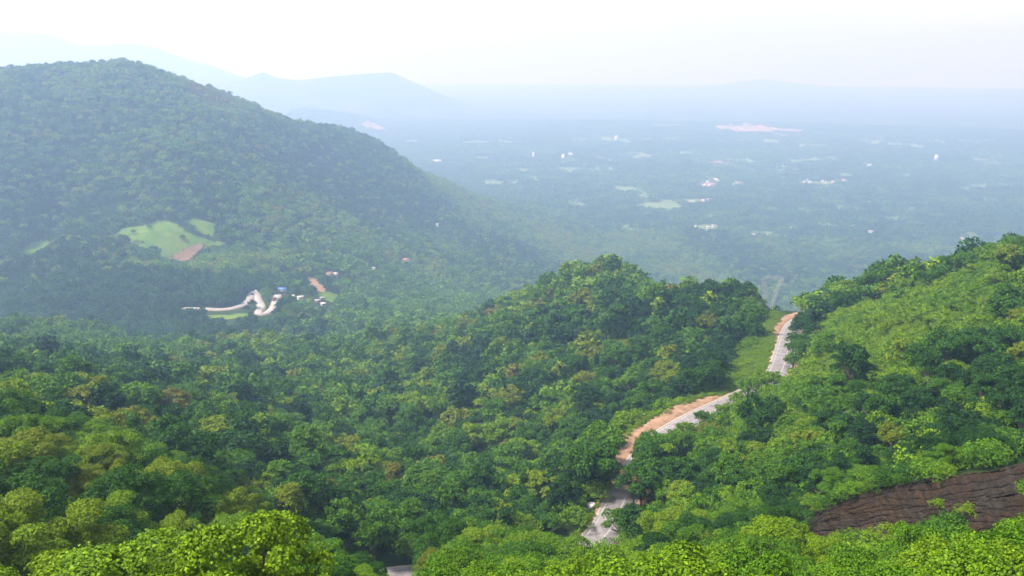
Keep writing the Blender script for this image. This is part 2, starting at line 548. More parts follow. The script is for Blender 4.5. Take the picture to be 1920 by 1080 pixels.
def ribbon(line, o0, o1, dz, skirt=0.0):
    """a strip between two offsets from a centre line (arrays or numbers); skirt: depth of its sides"""
    nrm = normals(line)
    o0 = np.broadcast_to(o0, (len(line),)); o1 = np.broadcast_to(o1, (len(line),))
    cols = []
    if skirt:
        cols.append((o0 + np.sign(o0 - o1) * skirt * 0.7, dz - skirt))
    cols += [(o0, dz), (o0 * 0.5 + o1 * 0.5, dz), (o1, dz)]
    if skirt:
        cols.append((o1 + np.sign(o1 - o0) * skirt * 0.7, dz - skirt))
    m = len(cols)
    V = np.stack([np.concatenate([line[:, :2] + nrm * o[:, None], (line[:, 2] + z)[:, None]], 1) for o, z in cols], 1).reshape(-1, 3)
    i, j = np.meshgrid(np.arange(len(line) - 1), np.arange(m - 1), indexing='ij')
    q = np.stack([i * m + j, (i + 1) * m + j, (i + 1) * m + j + 1, i * m + j + 1], -1).reshape(-1, 4)
    return V, q[:, ::-1] if np.mean(o0) < np.mean(o1) else q


def strip(name, line, o0, o1, dz, mat, parent=None, kind='structure', skirt=0.0):
    V, q = ribbon(line, o0, o1, dz, skirt)
    o = link(name, mesh_np(name, V, q, None, [mat]), parent)
    if kind:
        o['kind'] = kind
    return o


asphalt = simple_mat('weathered_asphalt', [(0.3, (0.10, 0.09, 0.088)), (0.5, (0.165, 0.148, 0.145)), (0.7, (0.235, 0.215, 0.205))], 0.35, 0.8, 0.1, 8)
pale_concrete = simple_mat('pale_concrete', [(0.3, (0.20, 0.17, 0.145)), (0.7, (0.34, 0.30, 0.26))], 1.2, 0.9, 0.2)
road_paint = simple_mat('worn_road_paint', [(0.40, (0.17, 0.16, 0.155)), (0.62, (0.38, 0.37, 0.355))], 3.0, 0.7)
red_earth = simple_mat('red_earth', [(0.25, (0.09, 0.055, 0.03)), (0.45, (0.21, 0.125, 0.075)), (0.6, (0.27, 0.17, 0.105)), (0.75, (0.36, 0.26, 0.18))], 0.45, 0.95, 0.5, 8)
pink_concrete = simple_mat('dusty_concrete', [(0.3, (0.20, 0.18, 0.165)), (0.55, (0.29, 0.27, 0.255)), (0.75, (0.36, 0.34, 0.325))], 0.12, 0.9, 0.1, 8)

dry_earth = simple_mat('dry_earth', [(0.3, (0.14, 0.10, 0.07)), (0.7, (0.24, 0.19, 0.14))], 0.2, 0.95, 0.3)
rr_line = np.hypot(road[:, 0], road[:, 1])
sec_b = smooth(196, 216, rr_line) * (1 - smooth(246, 268, rr_line))
sec_top = smooth(340, 372, rr_line)
strip('red_shoulder', road, HW + 0.2, HW + 1.2 + 5.6 * sec_b * (1 + 0.5 * fbm(rr_line / 9, rr_line * 0, 3, 4)) + 4.5 * sec_top + 0.9 * fbm(rr_line / 4, rr_line * 0, 3, 3), -0.06, red_earth, skirt=1.6)
strip('earth_shoulder', road, -HW - 1.6, -HW + 0.1, -0.05, red_earth, skirt=1.0)
road_o = strip('ghat_road', road, -HW, HW, 0.0, asphalt, skirt=0.06)
strip('road_edge', road, HW, HW + 0.6, 0.05, pale_concrete, skirt=0.2)
strip('centre_line', road, -0.75, -0.45, 0.006, road_paint)
strip('edge_line', road, HW - 0.6, HW - 0.35, 0.006, road_paint)
strip('edge_line', road, -HW + 0.35, -HW + 0.6, 0.006, road_paint)

HH = 3.4
strip('hairpin_shoulder', hair, -HH - 0.9, HH + 0.9, -0.25, dry_earth, skirt=2.0)
strip('hairpin_road', hair, -HH + 0.8 * fbm(np.arange(len(hair)) / 5.0, np.zeros(len(hair)), 2, 8), HH + 0.8 * fbm(np.arange(len(hair)) / 5.0, np.ones(len(hair)) * 9, 2, 8), 0.0, pink_concrete, skirt=0.1)

# ------------------------------------------------------------------ fields and plots, laid on the ground
def plot_poly(name, poly, mat, lift=0.5, cell=4.0):
    """a plot bounded by a closed ground polygon (x, y), draped over the terrain"""
    P = np.asarray(poly, float)
    lo, hi = P.min(0), P.max(0)
    nx, ny = int((hi[0] - lo[0]) / cell) + 2, int((hi[1] - lo[1]) / cell) + 2
    gx, gy = np.meshgrid(lo[0] + np.arange(nx) * cell, lo[1] + np.arange(ny) * cell, indexing='ij')
    gz = height(gx, gy) + lift
    c = np.stack([gx + cell / 2, gy + cell / 2], -1)[:-1, :-1]
    m = inside(P, c[..., 0], c[..., 1])
    i, j = np.nonzero(m)
    if not len(i):
        return None
    q = np.stack([i * ny + j, (i + 1) * ny + j, (i + 1) * ny + j + 1, i * ny + j + 1], -1)
    used, inv = np.unique(q, return_inverse=True)
    V = np.stack([gx, gy, gz], -1).reshape(-1, 3)[used]
    o = link(name, mesh_np(name, V, inv.reshape(q.shape), None, [mat]))
    return tag(o, kind='structure')


def inside(P, x, y):
    r = np.zeros(np.shape(x), bool)
    for k_ in range(len(P)):
        (x1, y1), (x2, y2) = P[k_], P[k_ - 1]
        with np.errstate(divide='ignore', invalid='ignore'):
            r ^= ((y1 > y) != (y2 > y)) & (x < (x2 - x1) * (y - y1) / (y2 - y1 + 1e-12) + x1)
    return r


field_green = simple_mat('bright_crop', [(0.3, (0.038, 0.095, 0.006)), (0.5, (0.070, 0.130, 0.006)), (0.68, (0.120, 0.145, 0.014))], 0.07, 0.95, 0.2, 8)
field_soil = simple_mat('tilled_soil', [(0.3, (0.10, 0.06, 0.03)), (0.6, (0.17, 0.10, 0.055))], 0.08, 0.95, 0.3, 8)
field_pale = simple_mat('pale_meadow', [(0.3, (0.06, 0.11, 0.03)), (0.6, (0.12, 0.17, 0.055))], 0.02, 0.95, 0, 6)
field_tan = simple_mat('bare_plot', [(0.3, (0.15, 0.085, 0.055)), (0.6, (0.26, 0.16, 0.11))], 0.02, 0.95, 0, 6)

OPEN = []                                          # ground polygons without trees


def px_plot(name, pts, mat, lift=0.5, cell=4.0):
    poly = [hit(*p)[:2] for p in pts]
    OPEN.append(np.array(poly))
    return plot_poly(name, poly, mat, lift, cell)


px_plot('crop_field', [(205, 445), (232, 428), (268, 424), (300, 413), (345, 432), (398, 455), (352, 463), (312, 485), (270, 470), (235, 452)], field_green)
px_plot('crop_field', [(345, 416), (366, 409), (404, 424), (398, 444), (372, 436)], field_green)
px_plot('crop_field', [(378, 459), (400, 455), (430, 457), (412, 464)], field_green, 0.9)
px_plot('tilled_field', [(314, 485), (352, 463), (386, 457), (378, 470), (352, 490), (330, 491)], field_soil, 0.8)
px_plot('crop_field', [(38, 472), (60, 456), (84, 450), (94, 458), (78, 468), (52, 478)], field_green)
px_plot('meadow', [(392, 592), (440, 590), (466, 588), (470, 594), (430, 600), (400, 598)], field_green)
px_plot('meadow', [(590, 553), (612, 548), (632, 552), (628, 560), (600, 560)], field_green)
px_plot('earth_track', [(578, 520), (586, 519), (606, 538), (612, 548), (600, 548), (584, 536)], red_earth)

rnd = np.random.default_rng(7)


SOFT = []


def blob_plot(name, px, py, w_, h_, mat, soft=False):
    x, y, z = hit(px, py)
    D = math.hypot(x, y)
    rx = w_ / 2 * D / F
    ry = h_ / 2 * D / F / max(0.05, (CAM_Z - z) / D)
    th = np.linspace(0, 2 * PI, 14, endpoint=False)
    q = 1 + 0.28 * rnd.standard_normal(14).clip(-1.2, 1.2)
    poly = np.stack([x + rx * q * np.cos(th), y + ry * q * np.sin(th)], 1)
    (SOFT if soft else OPEN).append(poly)
    return plot_poly(name, poly, mat, 0.6, max(6.0, D / 400))


for a_ in [(1062, 318, 60, 10), (925, 343, 90, 9), (1165, 343, 48, 8), (1235, 386, 90, 12), (1540, 344, 100, 8), (1018, 499, 60, 10), (905, 268, 80, 6), (1590, 389, 60, 5), (985, 412, 60, 8), (1260, 236, 90, 5), (1325, 430, 60, 8),
           (905, 298, 60, 8), (1120, 298, 50, 6), (780, 265, 50, 4), (1675, 272, 90, 3), (1080, 385, 60, 5)]:
    blob_plot('meadow', *a_, field_pale)
for q_ in range(110):
    py_ = 262 + 190 * rnd.random() ** 1.6
    px_ = 880 + 1000 * rnd.random() + (py_ - 262) * 1.2
    if px_ < 1900:
        blob_plot('meadow', px_, py_, 16 + 50 * rnd.random(), 4 + 7 * rnd.random(), field_pale, True)
for a_ in [(1345, 304, 70, 3), (1420, 244, 150, 12), (1325, 349, 40, 7), (700, 238, 40, 9)]:
    blob_plot('bare_plot', *a_, field_tan)

# ------------------------------------------------------------------ trees: shapes
def leaf_material():
    m, n_, l_, b = new_mat('leaves')
    at_ = n_.new('ShaderNodeAttribute'); at_.attribute_name = 'tint'; at_.attribute_type = 'INSTANCER'
    lv = n_.new('ShaderNodeAttribute'); lv.attribute_name = 'leafv'
    ad = n_.new('ShaderNodeMath'); ad.operation = 'MULTIPLY_ADD'
    l_.new(lv.outputs['Fac'], ad.inputs[0]); ad.inputs[1].default_value = 0.12
    l_.new(at_.outputs['Fac'], ad.inputs[2])
    r = ramp(n_, [(0.06, (0.008, 0.034, 0.006)), (0.26, (0.024, 0.078, 0.004)), (0.46, (0.060, 0.142, 0.003)), (0.66, (0.125, 0.208, 0.003)), (0.80, (0.11, 0.125, 0.006)), (0.90, (0.12, 0.10, 0.022)), (1.0, (0.125, 0.085, 0.03))])
    l_.new(ad.outputs[0], r.inputs['Fac'])
    val = n_.new('ShaderNodeMapRange')
    val.inputs['To Min'].default_value = 0.45; val.inputs['To Max'].default_value = 1.55
    l_.new(lv.outputs['Fac'], val.inputs['Value'])
    c = mix(n_, l_, 1.0, r.outputs['Color'], val.outputs['Result'], 'MULTIPLY')
    l_.new(c, b.inputs['Base Color'])
    b.inputs['Roughness'].default_value = 0.6
    b.inputs['Specular IOR Level'].default_value = 0.12
    tr = n_.new('ShaderNodeBsdfTranslucent')
    tc = mix(n_, l_, 1.0, c, (1.15, 1.15, 0.5), 'MULTIPLY')
    l_.new(tc, tr.inputs['Color'])
    ms = n_.new('ShaderNodeMixShader'); ms.inputs['Fac'].default_value = 0.22
    out = n_['Material Output'] if 'Material Output' in n_ else n_.get('Material Output')
    l_.new(b.outputs[0], ms.inputs[1]); l_.new(tr.outputs[0], ms.inputs[2]); l_.new(ms.outputs[0], out.inputs['Surface'])
    return m


LEAF = leaf_material()
BARK = simple_mat('bark', [(0.3, (0.05, 0.04, 0.03)), (0.6, (0.11, 0.09, 0.07)), (0.8, (0.20, 0.18, 0.15))], 1.5, 0.95, 0.4)


def unit(v):
    return v / (np.linalg.norm(v, axis=-1, keepdims=True) + 1e-9)


def tube(path, radii, sides=5):
    path = np.asarray(path, float)
    V, Q = [], []
    for i, p in enumerate(path):
        t = unit(path[min(i + 1, len(path) - 1)] - path[max(i - 1, 0)])
        a = unit(np.cross(t, [0.31, 0.95, 0.05])); b = np.cross(t, a)
        th = np.linspace(0, 2 * PI, sides, endpoint=False)
        V.append(p + radii[i] * (np.cos(th)[:, None] * a + np.sin(th)[:, None] * b))
    for i in range(len(path) - 1):
        for s_ in range(sides):
            Q.append((i * sides + s_, i * sides + (s_ + 1) % sides, (i + 1) * sides + (s_ + 1) % sides, (i + 1) * sides + s_))
    return np.vstack(V), np.array(Q)


def crown_leaves(rng, blobs, nsprig, per, L, spread, wid=0.42):
    """leaf blades in sprigs over the shells of several foliage masses; returns V, Q, leaf value"""
    wts = np.array([b[3] ** 2 for b in blobs]); wts = wts / wts.sum()
    bi = rng.choice(len(blobs), nsprig, p=wts)
    C = np.array([b[:3] for b in blobs])[bi]
    Rb = np.array([b[3] for b in blobs])[bi][:, None]
    fl = np.array([b[4] for b in blobs])[bi]
    d = unit(rng.standard_normal((nsprig, 3)) + [0, 0, 0.75])
    d[:, 2] = np.where(d[:, 2] < -0.25, -d[:, 2], d[:, 2])
    lump = 0.82 + 0.3 * rng.random((nsprig, 1)) ** 0.7
    dd = d * Rb * lump
    dd[:, 2] *= fl
    P = C + dd
    nrm = unit(d * [1, 1, 1.2] + [0, 0, 0.55] + 0.35 * rng.standard_normal((nsprig, 3)))
    sv_ = rng.random(nsprig)
    P = np.repeat(P, per, 0); N = np.repeat(nrm, per, 0); sv_ = np.repeat(sv_, per)
    m = len(P)
    N = unit(N + 0.42 * rng.standard_normal((m, 3)))
    t = rng.standard_normal((m, 3))
    t = unit(t - (t * N).sum(1, keepdims=True) * N)
    wv = np.cross(N, t)
    P = P + t * spread * rng.random((m, 1)) * 0.6 + N * spread * 0.25 * (rng.random((m, 1)) - 0.5)
    ll = L * (0.7 + 0.6 * rng.random((m, 1)))
    fold = N * ll * 0.10
    v0 = P
    v1 = P + t * ll * 0.5 + wv * ll * wid + fold
    v2 = P + t * ll - N * ll * 0.18
    v3 = P + t * ll * 0.5 - wv * ll * wid + fold
    V = np.stack([v0, v1, v2, v3], 1).reshape(-1, 3)
    Q = np.arange(4 * m).reshape(-1, 4)
    val = np.clip(0.55 * sv_ + 0.45 * rng.random(m), 0, 1)
    return V, Q, val


def tree_parts(seed, form, nsprig, per, L, spread, limbs=True):
    """form: round | broad | tall | layered | open | bush. Normal crown radius about 5 m, height about 11 m"""
    rng = np.random.default_rng(seed)
    H, Rc, zc, hh, nb, rb = {'round': (11, 4.9, 6.8, 3.7, 24, 1.22), 'broad': (10, 6.0, 7.0, 2.7, 28, 1.2), 'tall': (13.5, 3.9, 8.2, 5.0, 25, 1.15),
                             'layered': (11.5, 5.4, 6.5, 4.4, 24, 1.25), 'open': (11.5, 5.3, 7.4, 4.0, 17, 1.1), 'bush': (3.0, 1.9, 1.3, 1.1, 7, 0.95)}[form]
    blobs = []
    for i in range(nb):
        u = (i + 0.5) / nb
        el = math.asin(np.clip(1.25 * u - 0.25, -0.3, 1))
        az = i * 2.39996 + rng.random() * 1.2
        q = 0.55 + 0.5 * rng.random()
        if form == 'layered':
            lev = (i % 4) / 3.0
            z_ = zc - hh * 0.8 + lev * hh * 1.6
            rr = Rc * (0.78 - 0.55 * lev) * (0.7 + 0.4 * rng.random())
            c = (rr * math.cos(az), rr * math.sin(az), z_)
            fl = 0.42
        else:
            c = (Rc * q * math.cos(el) * math.cos(az), Rc * q * math.cos(el) * math.sin(az), zc + hh * q * math.sin(el))
            fl = 0.66
        blobs.append((*c, rb * (0.55 + 0.95 * rng.random()), fl))
    blobs.append((0, 0, zc, rb * 1.6, 0.9))
    VL, QL, val = crown_leaves(rng, blobs, nsprig, per, L, spread)
    VT, QT = [], []
    base_r = 0.34 if form != 'bush' else 0.07
    fork = np.array([0.15 * rng.standard_normal(), 0.15 * rng.standard_normal(), zc - hh * 0.95 if form != 'bush' else 0.25])
    a, b = tube([(0, 0, -1.5), (0, 0, 0.1), fork * 0.55, fork], [base_r * 1.5, base_r * 1.2, base_r * 0.95, base_r * 0.8], 6)
    VT.append(a); QT.append(b)
    off = len(a)
    for bl in (blobs[::2] if limbs else blobs[:4]):
        e = np.array(bl[:3]); mid = fork * 0.45 + e * 0.55 + [0, 0, -0.35 * hh * 0.4]
        a, b = tube([fork, mid, e], [base_r * 0.5, base_r * 0.33, base_r * 0.12], 4)
        VT.append(a); QT.append(b + off); off += len(a)
    return VL, QL, val, np.vstack(VT), np.vstack(QT)


def palm_parts(seed, nf):
    rng = np.random.default_rng(seed)
    H = 10 + 2 * rng.random()
    V, Q = [], []
    off = 0
    top = np.array([0.6 * rng.standard_normal(), 0.6 * rng.standard_normal(), H])
    for i in range(nf):
        az = i * 2.4 + rng.random(); el = 0.9 - 1.3 * (i / nf)
        d = np.array([math.cos(az) * math.cos(el), math.sin(az) * math.cos(el), math.sin(el)])
        side = unit(np.cross(d, [0, 0, 1.0]))
        Lf = 3.6 + rng.random()
        ps = [top + d * Lf * t - np.array([0, 0, 1]) * 1.9 * t * t for t in (0, 0.33, 0.68, 1)]
        ws = (0.25, 0.75, 0.6, 0.08)
        for p, w_ in zip(ps, ws):
            V += [p + side * w_ - [0, 0, w_ * 0.5], p, p - side * w_ - [0, 0, w_ * 0.5]]
        for k_ in range(3):
            o = off + k_ * 3
            Q += [(o, o + 1, o + 4, o + 3), (o + 1, o + 2, o + 5, o + 4)]
        off += 12
    a, b = tube([(0, 0, -1), top * 0.5 + [0.2, 0, 0], top], [0.22, 0.16, 0.13], 5)
    Q = np.array(Q)
    return np.array(V), Q, np.repeat(rng.random(nf), 6), a, b


def joined(parts, name):
    VL, QL, val, VT, QT = parts
    V = np.vstack([VL, VT]); Q = np.vstack([QL, QT + len(VL)])
    mi = np.concatenate([np.zeros(len(QL), int), np.ones(len(QT), int)])
    return mesh_np(name, V, Q, None, [LEAF, BARK], mi, [('leafv', 'FACE', np.concatenate([val, np.full(len(QT), 0.5)]))])


def split_meshes(parts):
    VL, QL, val, VT, QT = parts
    return (mesh_np('crown', VL, QL, None, [LEAF], None, [('leafv', 'FACE', val)]), mesh_np('trunk', VT, QT, None, [BARK]))


FORMS = ['round', 'broad', 'tall', 'layered', 'open', 'round']
# fine (nearest), near, middle, far: the last three are also the sources of the uncountable forest
FINE = [tree_parts(100 + i, f, 3000, 6, 0.21, 0.34) for i, f in enumerate(['round', 'broad', 'open', 'layered'])]
NEAR = [tree_parts(200 + i, f, 800, 6, 0.48, 0.60) for i, f in enumerate(FORMS)]
MID = [tree_parts(300 + i, f, 230, 4, 1.0, 0.8, False) for i, f in enumerate(FORMS)]
FARP = [tree_parts(400 + i, f, 80, 2, 1.7, 0.9, False) for i, f in enumerate(FORMS[:4])]
BUSH = [tree_parts(500 + i, 'bush', 300, 6, 0.19, 0.26) for i in range(4)]
PALM = [palm_parts(600 + i, 11) for i in range(2)]


def grove(seed):
    rng = np.random.default_rng(seed)
    Vs, Qs, vs = [], [], []
    off = 0
    for i in range(22):
        x, y = rng.uniform(-20, 20, 2)
        s_ = rng.uniform(0.75, 1.2)
        V, Q, v, _, _ = tree_parts(seed * 50 + i, FORMS[i % 4], 15, 1, 3.6, 0.8, False)
        Vs.append(V * s_ + [x, y, rng.uniform(-1, 1)]); Qs.append(Q + off); off += len(V)
        vs.append(np.clip(v * 0.4 + 0.6 * rng.random(), 0, 1))
    return np.vstack(Vs), np.vstack(Qs), np.concatenate(vs)


hidden = bpy.data.collections.new('forest_sources')         # read by the forest's geometry nodes; not part of the scene itself
SRC = []


def source(me):
    o = bpy.data.objects.new('forest_tree_%03d' % len(SRC), me)
    hidden.objects.link(o)
    SRC.append(o)
    return len(SRC) - 1


I_FINE = [source(joined(p, 'fine_tree')) for p in FINE]
I_NEAR = [source(joined(p, 'near_tree')) for p in NEAR]
I_MID = [source(joined(p, 'mid_tree')) for p in MID]
I_FAR = [source(joined(p, 'far_tree')) for p in FARP]
I_GROVE = []
for q_ in range(4):
    V_, Q_, v_ = grove(700 + q_)
    I_GROVE.append(source(mesh_np('grove', V_, Q_, None, [LEAF], None, [('leafv', 'FACE', v_)])))
I_PALM = [source(joined(p, 'palm')) for p in PALM]
I_BUSH = [source(joined(p, 'bush')) for p in BUSH]


def scatter(name, P, scl, rot, idx, tint, label=None):
    """one uncountable mass: instances on points"""
    me = bpy.data.meshes.new(name)
    me.vertices.add(len(P)); me.vertices.foreach_set('co', np.asarray(P, np.float32).ravel())
    for nm, ty, arr in (('scl', 'FLOAT_VECTOR', scl), ('rot', 'FLOAT_VECTOR', rot), ('idx', 'INT', idx), ('tint', 'FLOAT', tint)):
        a = me.attributes.new(nm, ty, 'POINT')
        arr = np.asarray(arr, np.int32 if ty == 'INT' else np.float32)
        a.data.foreach_set('vector' if ty == 'FLOAT_VECTOR' else 'value', arr.ravel())
    o = link(name, me)
    ng = bpy.data.node_groups.new(name, 'GeometryNodeTree')
    ng.interface.new_socket('Geometry', in_out='INPUT', socket_type='NodeSocketGeometry')
    ng.interface.new_socket('Geometry', in_out='OUTPUT', socket_type='NodeSocketGeometry')
    N_, L_ = ng.nodes, ng.links
    gi, go = N_.new('NodeGroupInput'), N_.new('NodeGroupOutput')
    ci = N_.new('GeometryNodeCollectionInfo')
    ci.inputs['Collection'].default_value = hidden
    ci.inputs['Separate Children'].default_value = True
    ci.inputs['Reset Children'].default_value = True
    iop = N_.new('GeometryNodeInstanceOnPoints')
    iop.inputs['Pick Instance'].default_value = True

    def attr(nm, ty):
        a = N_.new('GeometryNodeInputNamedAttribute'); a.data_type = ty
        a.inputs['Name'].default_value = nm
        return [s_ for s_ in a.outputs if s_.enabled and s_.name == 'Attribute'][0]
    e2r = N_.new('FunctionNodeEulerToRotation')
    L_.new(attr('rot', 'FLOAT_VECTOR'), e2r.inputs[0])
    L_.new(gi.outputs[0], iop.inputs['Points']); L_.new(ci.outputs[0], iop.inputs['Instance'])
    L_.new(attr('idx', 'INT'), iop.inputs['Instance Index'])
    L_.new(e2r.outputs[0], iop.inputs['Rotation']); L_.new(attr('scl', 'FLOAT_VECTOR'), iop.inputs['Scale'])
    L_.new(iop.outputs[0], go.inputs[0])
    md = o.modifiers.new('scatter', 'NODES'); md.node_group = ng
    return tag(o, label, kind='stuff')


# ------------------------------------------------------------------ where trees stand
VIEW_A = R_(37)


def cells(r0, r1, step, seed, jit=0.42):
    rng = np.random.default_rng(seed)
    nx = int(2 * r1 * math.sin(VIEW_A) / step); ny = int(r1 / step / 0.94) + 2
    i, j = np.meshgrid(np.arange(-nx // 2, nx // 2 + 1), np.arange(0, ny + 1), indexing='ij')
    x = (i + 0.5 * (j % 2)) * step; y = j * step * 0.94
    x = x + rng.uniform(-jit, jit, x.shape) * step; y = y + rng.uniform(-jit, jit, x.shape) * step
    r = np.hypot(x, y)
    m = (r >= r0) & (r < r1) & (np.abs(np.arctan2(x, y)) < VIEW_A)
    return x[m], y[m], rng


# sight-line blocking by ground (with a generous margin), per azimuth
HORIZ_A = np.linspace(-A0, A0, NA)
elev = (GZ - CAM_Z) / GR
runmax = np.maximum.accumulate(elev, axis=1)


def behind(x, y, z, margin):
    a = np.arctan2(x, y); s = np.log(np.hypot(x, y))
    i = np.clip(((a + A0) / (2 * A0) * (NA - 1)).astype(int), 0, NA - 1)
    j = np.clip(((s - S0) / (S1 - S0) * (NS - 1)).astype(int) - 2, 0, NS - 1)
    r = np.hypot(x, y)
    return (z + margin - CAM_Z) / r < runmax[i, j]


def near_line(x, y, line, dist):
    m = np.zeros(x.shape, bool)
    for q in line[::2]:
        m |= (x - q[0]) ** 2 + (y - q[1]) ** 2 < dist * dist
    return m


def in_open(x, y, polys=None):
    m = np.zeros(x.shape, bool)
    for P in (OPEN if polys is None else polys):
        lo, hi = P.min(0), P.max(0)
        b = (x > lo[0]) & (x < hi[0]) & (y > lo[1]) & (y < hi[1])
        if b.any():
            m[b] |= inside(P, x[b], y[b])
    return m


# clear sight lines: points the photograph shows between the trees, with the room around each
CLEAR = []


def clear_px(pts, Y, rad, dz=0.0):
    for px, py in pts:
        CLEAR.append((*at(px, py, Y), rad))


nr = normals(road)
pxr, pyr, _ = project(road)
for q in range(0, len(road), 2):
    r = rr_line[q]
    offs = ()
    if 163 < r < 184:
        offs = (-0.5, 2.0, HW + 1.0)
    elif 204 < r < 222:
        offs = (HW + 1.0, HW + 3.5)
    elif 222 <= r < 262:
        offs = (0.5, HW, HW + 3.0, HW + 6.0)
    elif 278 < r < 395:
        offs = (-2.5, 0.0, HW, HW + 2.0, HW + 5.5)
    elif 146 < r < 158 and 722 < pxr[q] < 790:
        offs = (0.0, 2.0, HW)
    for off in offs:
        CLEAR.append((road[q, 0] + nr[q, 0] * off, road[q, 1] + nr[q, 1] * off, road[q, 2] + 0.3, 0.4))
for q in range(0, len(hair), 3):
    CLEAR.append((hair[q, 0], hair[q, 1], hair[q, 2] + 0.5, 1.5))
for P in OPEN[:8]:
    c = P.mean(0)
    for q in P:
        for t in (0.15, 0.6):
            p_ = q * (1 - t) + c * t
            CLEAR.append((p_[0], p_[1], float(height(p_[0:1], p_[1:2])[0]) + 0.5, 1.0))


for p_ in ((1436, 572), (1447, 545), (1447, 575), (1462, 545), (1462, 582), (1478, 570), (1490, 575)):
    clear_px([p_], 480, 0.5)


def blocks_view(x, y, z, R):
    """True where a crown of radius R centred at x, y, z hides one of the clear sight lines"""
    m = np.zeros(x.shape, bool)
    c = np.stack([x, y, z - CAM_Z], -1)
    for (X, Y, Z, rad) in CLEAR:
        v = np.array([X, Y, Z - CAM_Z]); L2 = v @ v
        t = np.clip(c @ v / L2, 0, 1)
        d = np.linalg.norm(c - t[:, None] * v, axis=1)
        m |= d < R + rad
    return m

# ------------------------------------------------------------------ the rock cut at the lower right
ROCK_PX = [(1515, 1000), (1530, 968), (1560, 945), (1640, 918), (1760, 897), (1860, 882), (1925, 866), (2050, 850), (2050, 1010), (1900, 1012), (1760, 1010), (1640, 1016), (1560, 1018)]
rock_poly = np.array([hit(*p, rmin=66.0)[:2] for p in ROCK_PX])


def rock_material(name):
    m, n_, l_, b = new_mat(name)
    g = n_.new('ShaderNodeNewGeometry')
    mp = n_.new('ShaderNodeMapping')
    mp.inputs['Scale'].default_value = (0.30, 0.30, 2.2)
    mp.inputs['Rotation'].default_value = (0, R_(-14), 0)
    l_.new(g.outputs['Position'], mp.inputs['Vector'])
    streak, nz = noise_col(n_, l_, 1.1, [(0.30, (0.35, 0.35, 0.35)), (0.5, (0.8, 0.8, 0.8)), (0.72, (1.5, 1.5, 1.5))], 10, mp.outputs['Vector'], 0.72)
    mp2 = n_.new('ShaderNodeMapping'); mp2.inputs['Scale'].default_value = (0.16, 0.16, 0.42)
    l_.new(g.outputs['Position'], mp2.inputs['Vector'])
    hue, _ = noise_col(n_, l_, 1.0, [(0.30, (0.052, 0.044, 0.037)), (0.40, (0.042, 0.030, 0.021)), (0.50, (0.032, 0.019, 0.010)), (0.60, (0.054, 0.026, 0.011)), (0.70, (0.038, 0.034, 0.013))], 6, mp2.outputs['Vector'], 0.65)
    c = mix(n_, l_, 1.0, hue.outputs['Color'], streak.outputs['Color'], 'MULTIPLY')
    l_.new(c, b.inputs['Base Color'])
    b.inputs['Roughness'].default_value = 0.6
    fine, nf = noise_col(n_, l_, 3.5, [(0, (0, 0, 0)), (1, (1, 1, 1))], 8, None, 0.75)
    ad = n_.new('ShaderNodeMath'); ad.operation = 'ADD'
    l_.new(nz.outputs['Fac'], ad.inputs[0]); l_.new(nf.outputs['Fac'], ad.inputs[1])
    bp = n_.new('ShaderNodeBump'); bp.inputs['Strength'].default_value = 0.9; bp.inputs['Distance'].default_value = 0.35
    l_.new(ad.outputs[0], bp.inputs['Height']); l_.new(bp.outputs['Normal'], b.inputs['Normal'])
    return m


ROCK = rock_material('layered_brown_rock')
rock = bpy.data.objects.new('rock_face', None); COL.objects.link(rock)
rock.location = bot3[NU // 3]
tag(rock, 'dark brown layered rock face showing through the trees at lower right', 'rock face')
rk = np.random.default_rng(5)
NBED = 13
NR = 260
rs_ = lambda L: np.stack([np.interp(np.linspace(0, 1, NR), np.linspace(0, 1, NU), L[:, q_]) for q_ in range(3)], 1)
topR, botR = rs_(top3), rs_(bot3)
thick = rk.exponential(1.0, NBED) + 0.25
cutv = np.concatenate([[0], np.cumsum(thick) / thick.sum()])
u_ = np.linspace(0, 1, NR)
out_dir = unit(np.array([-0.45, -0.75, 0.5]))
def cutline(k_):
    if k_ in (0, NBED):
        return cutv[k_] + 0.05 * fbm(u_ * 14, u_ * 0 + k_, 4, 89)
    return cutv[k_] + 0.11 * fbm(u_ * 6, u_ * 0 + k_ * 0.31, 4, 81) + 0.03 * fbm(u_ * 34, u_ * 0 + k_ * 2.3, 3, 82)
for b_i in range(NBED):
    v0 = cutline(b_i)
    v1 = np.maximum(cutline(b_i + 1), v0 + 0.008)
    step_ = np.round(4 * fbm(u_ * 16 + b_i * 5, u_ * 0 + b_i * 1.7, 3, 83)) / 4
    prot = 0.22 + 0.2 * rk.random() + 0.4 * step_ + 0.3 * fbm(u_ * 45, u_ * 0 + b_i, 3, 87)
    rows = []
    for t, pr in ((-0.01, -0.6), (0.02, 0.5), (0.25, 0.7), (0.5, 0.85), (0.75, 0.95), (0.96, 1.0), (1.0, -0.6)):
        v = v0 + (v1 - v0) * t
        P = botR * (1 - v)[:, None] + topR * v[:, None]
        rgh = 0.35 * fbm(u_ * 70, v * 40, 4, 85)
        P = P + out_dir * ((prot * pr + rgh) if pr > 0 else pr + 0 * prot)[:, None]
        rows.append(P)
    m_ = len(rows)
    Vr = np.stack(rows, 1).reshape(-1, 3) - np.array(rock.location)
    i_, j_ = np.meshgrid(np.arange(NR - 1), np.arange(m_ - 1), indexing='ij')
    q_ = np.stack([i_ * m_ + j_, (i_ + 1) * m_ + j_, (i_ + 1) * m_ + j_ + 1, i_ * m_ + j_ + 1], -1).reshape(-1, 4)
    link('rock_layer', mesh_np('rock_layer', Vr, q_, None, [ROCK]), rock)
for v in (0.3, 0.6, 0.95):
    for q_ in range(6, 80, 5):
        P = bot3[q_] * (1 - v) + top3[q_] * v
        CLEAR.append((*P, 0.3))

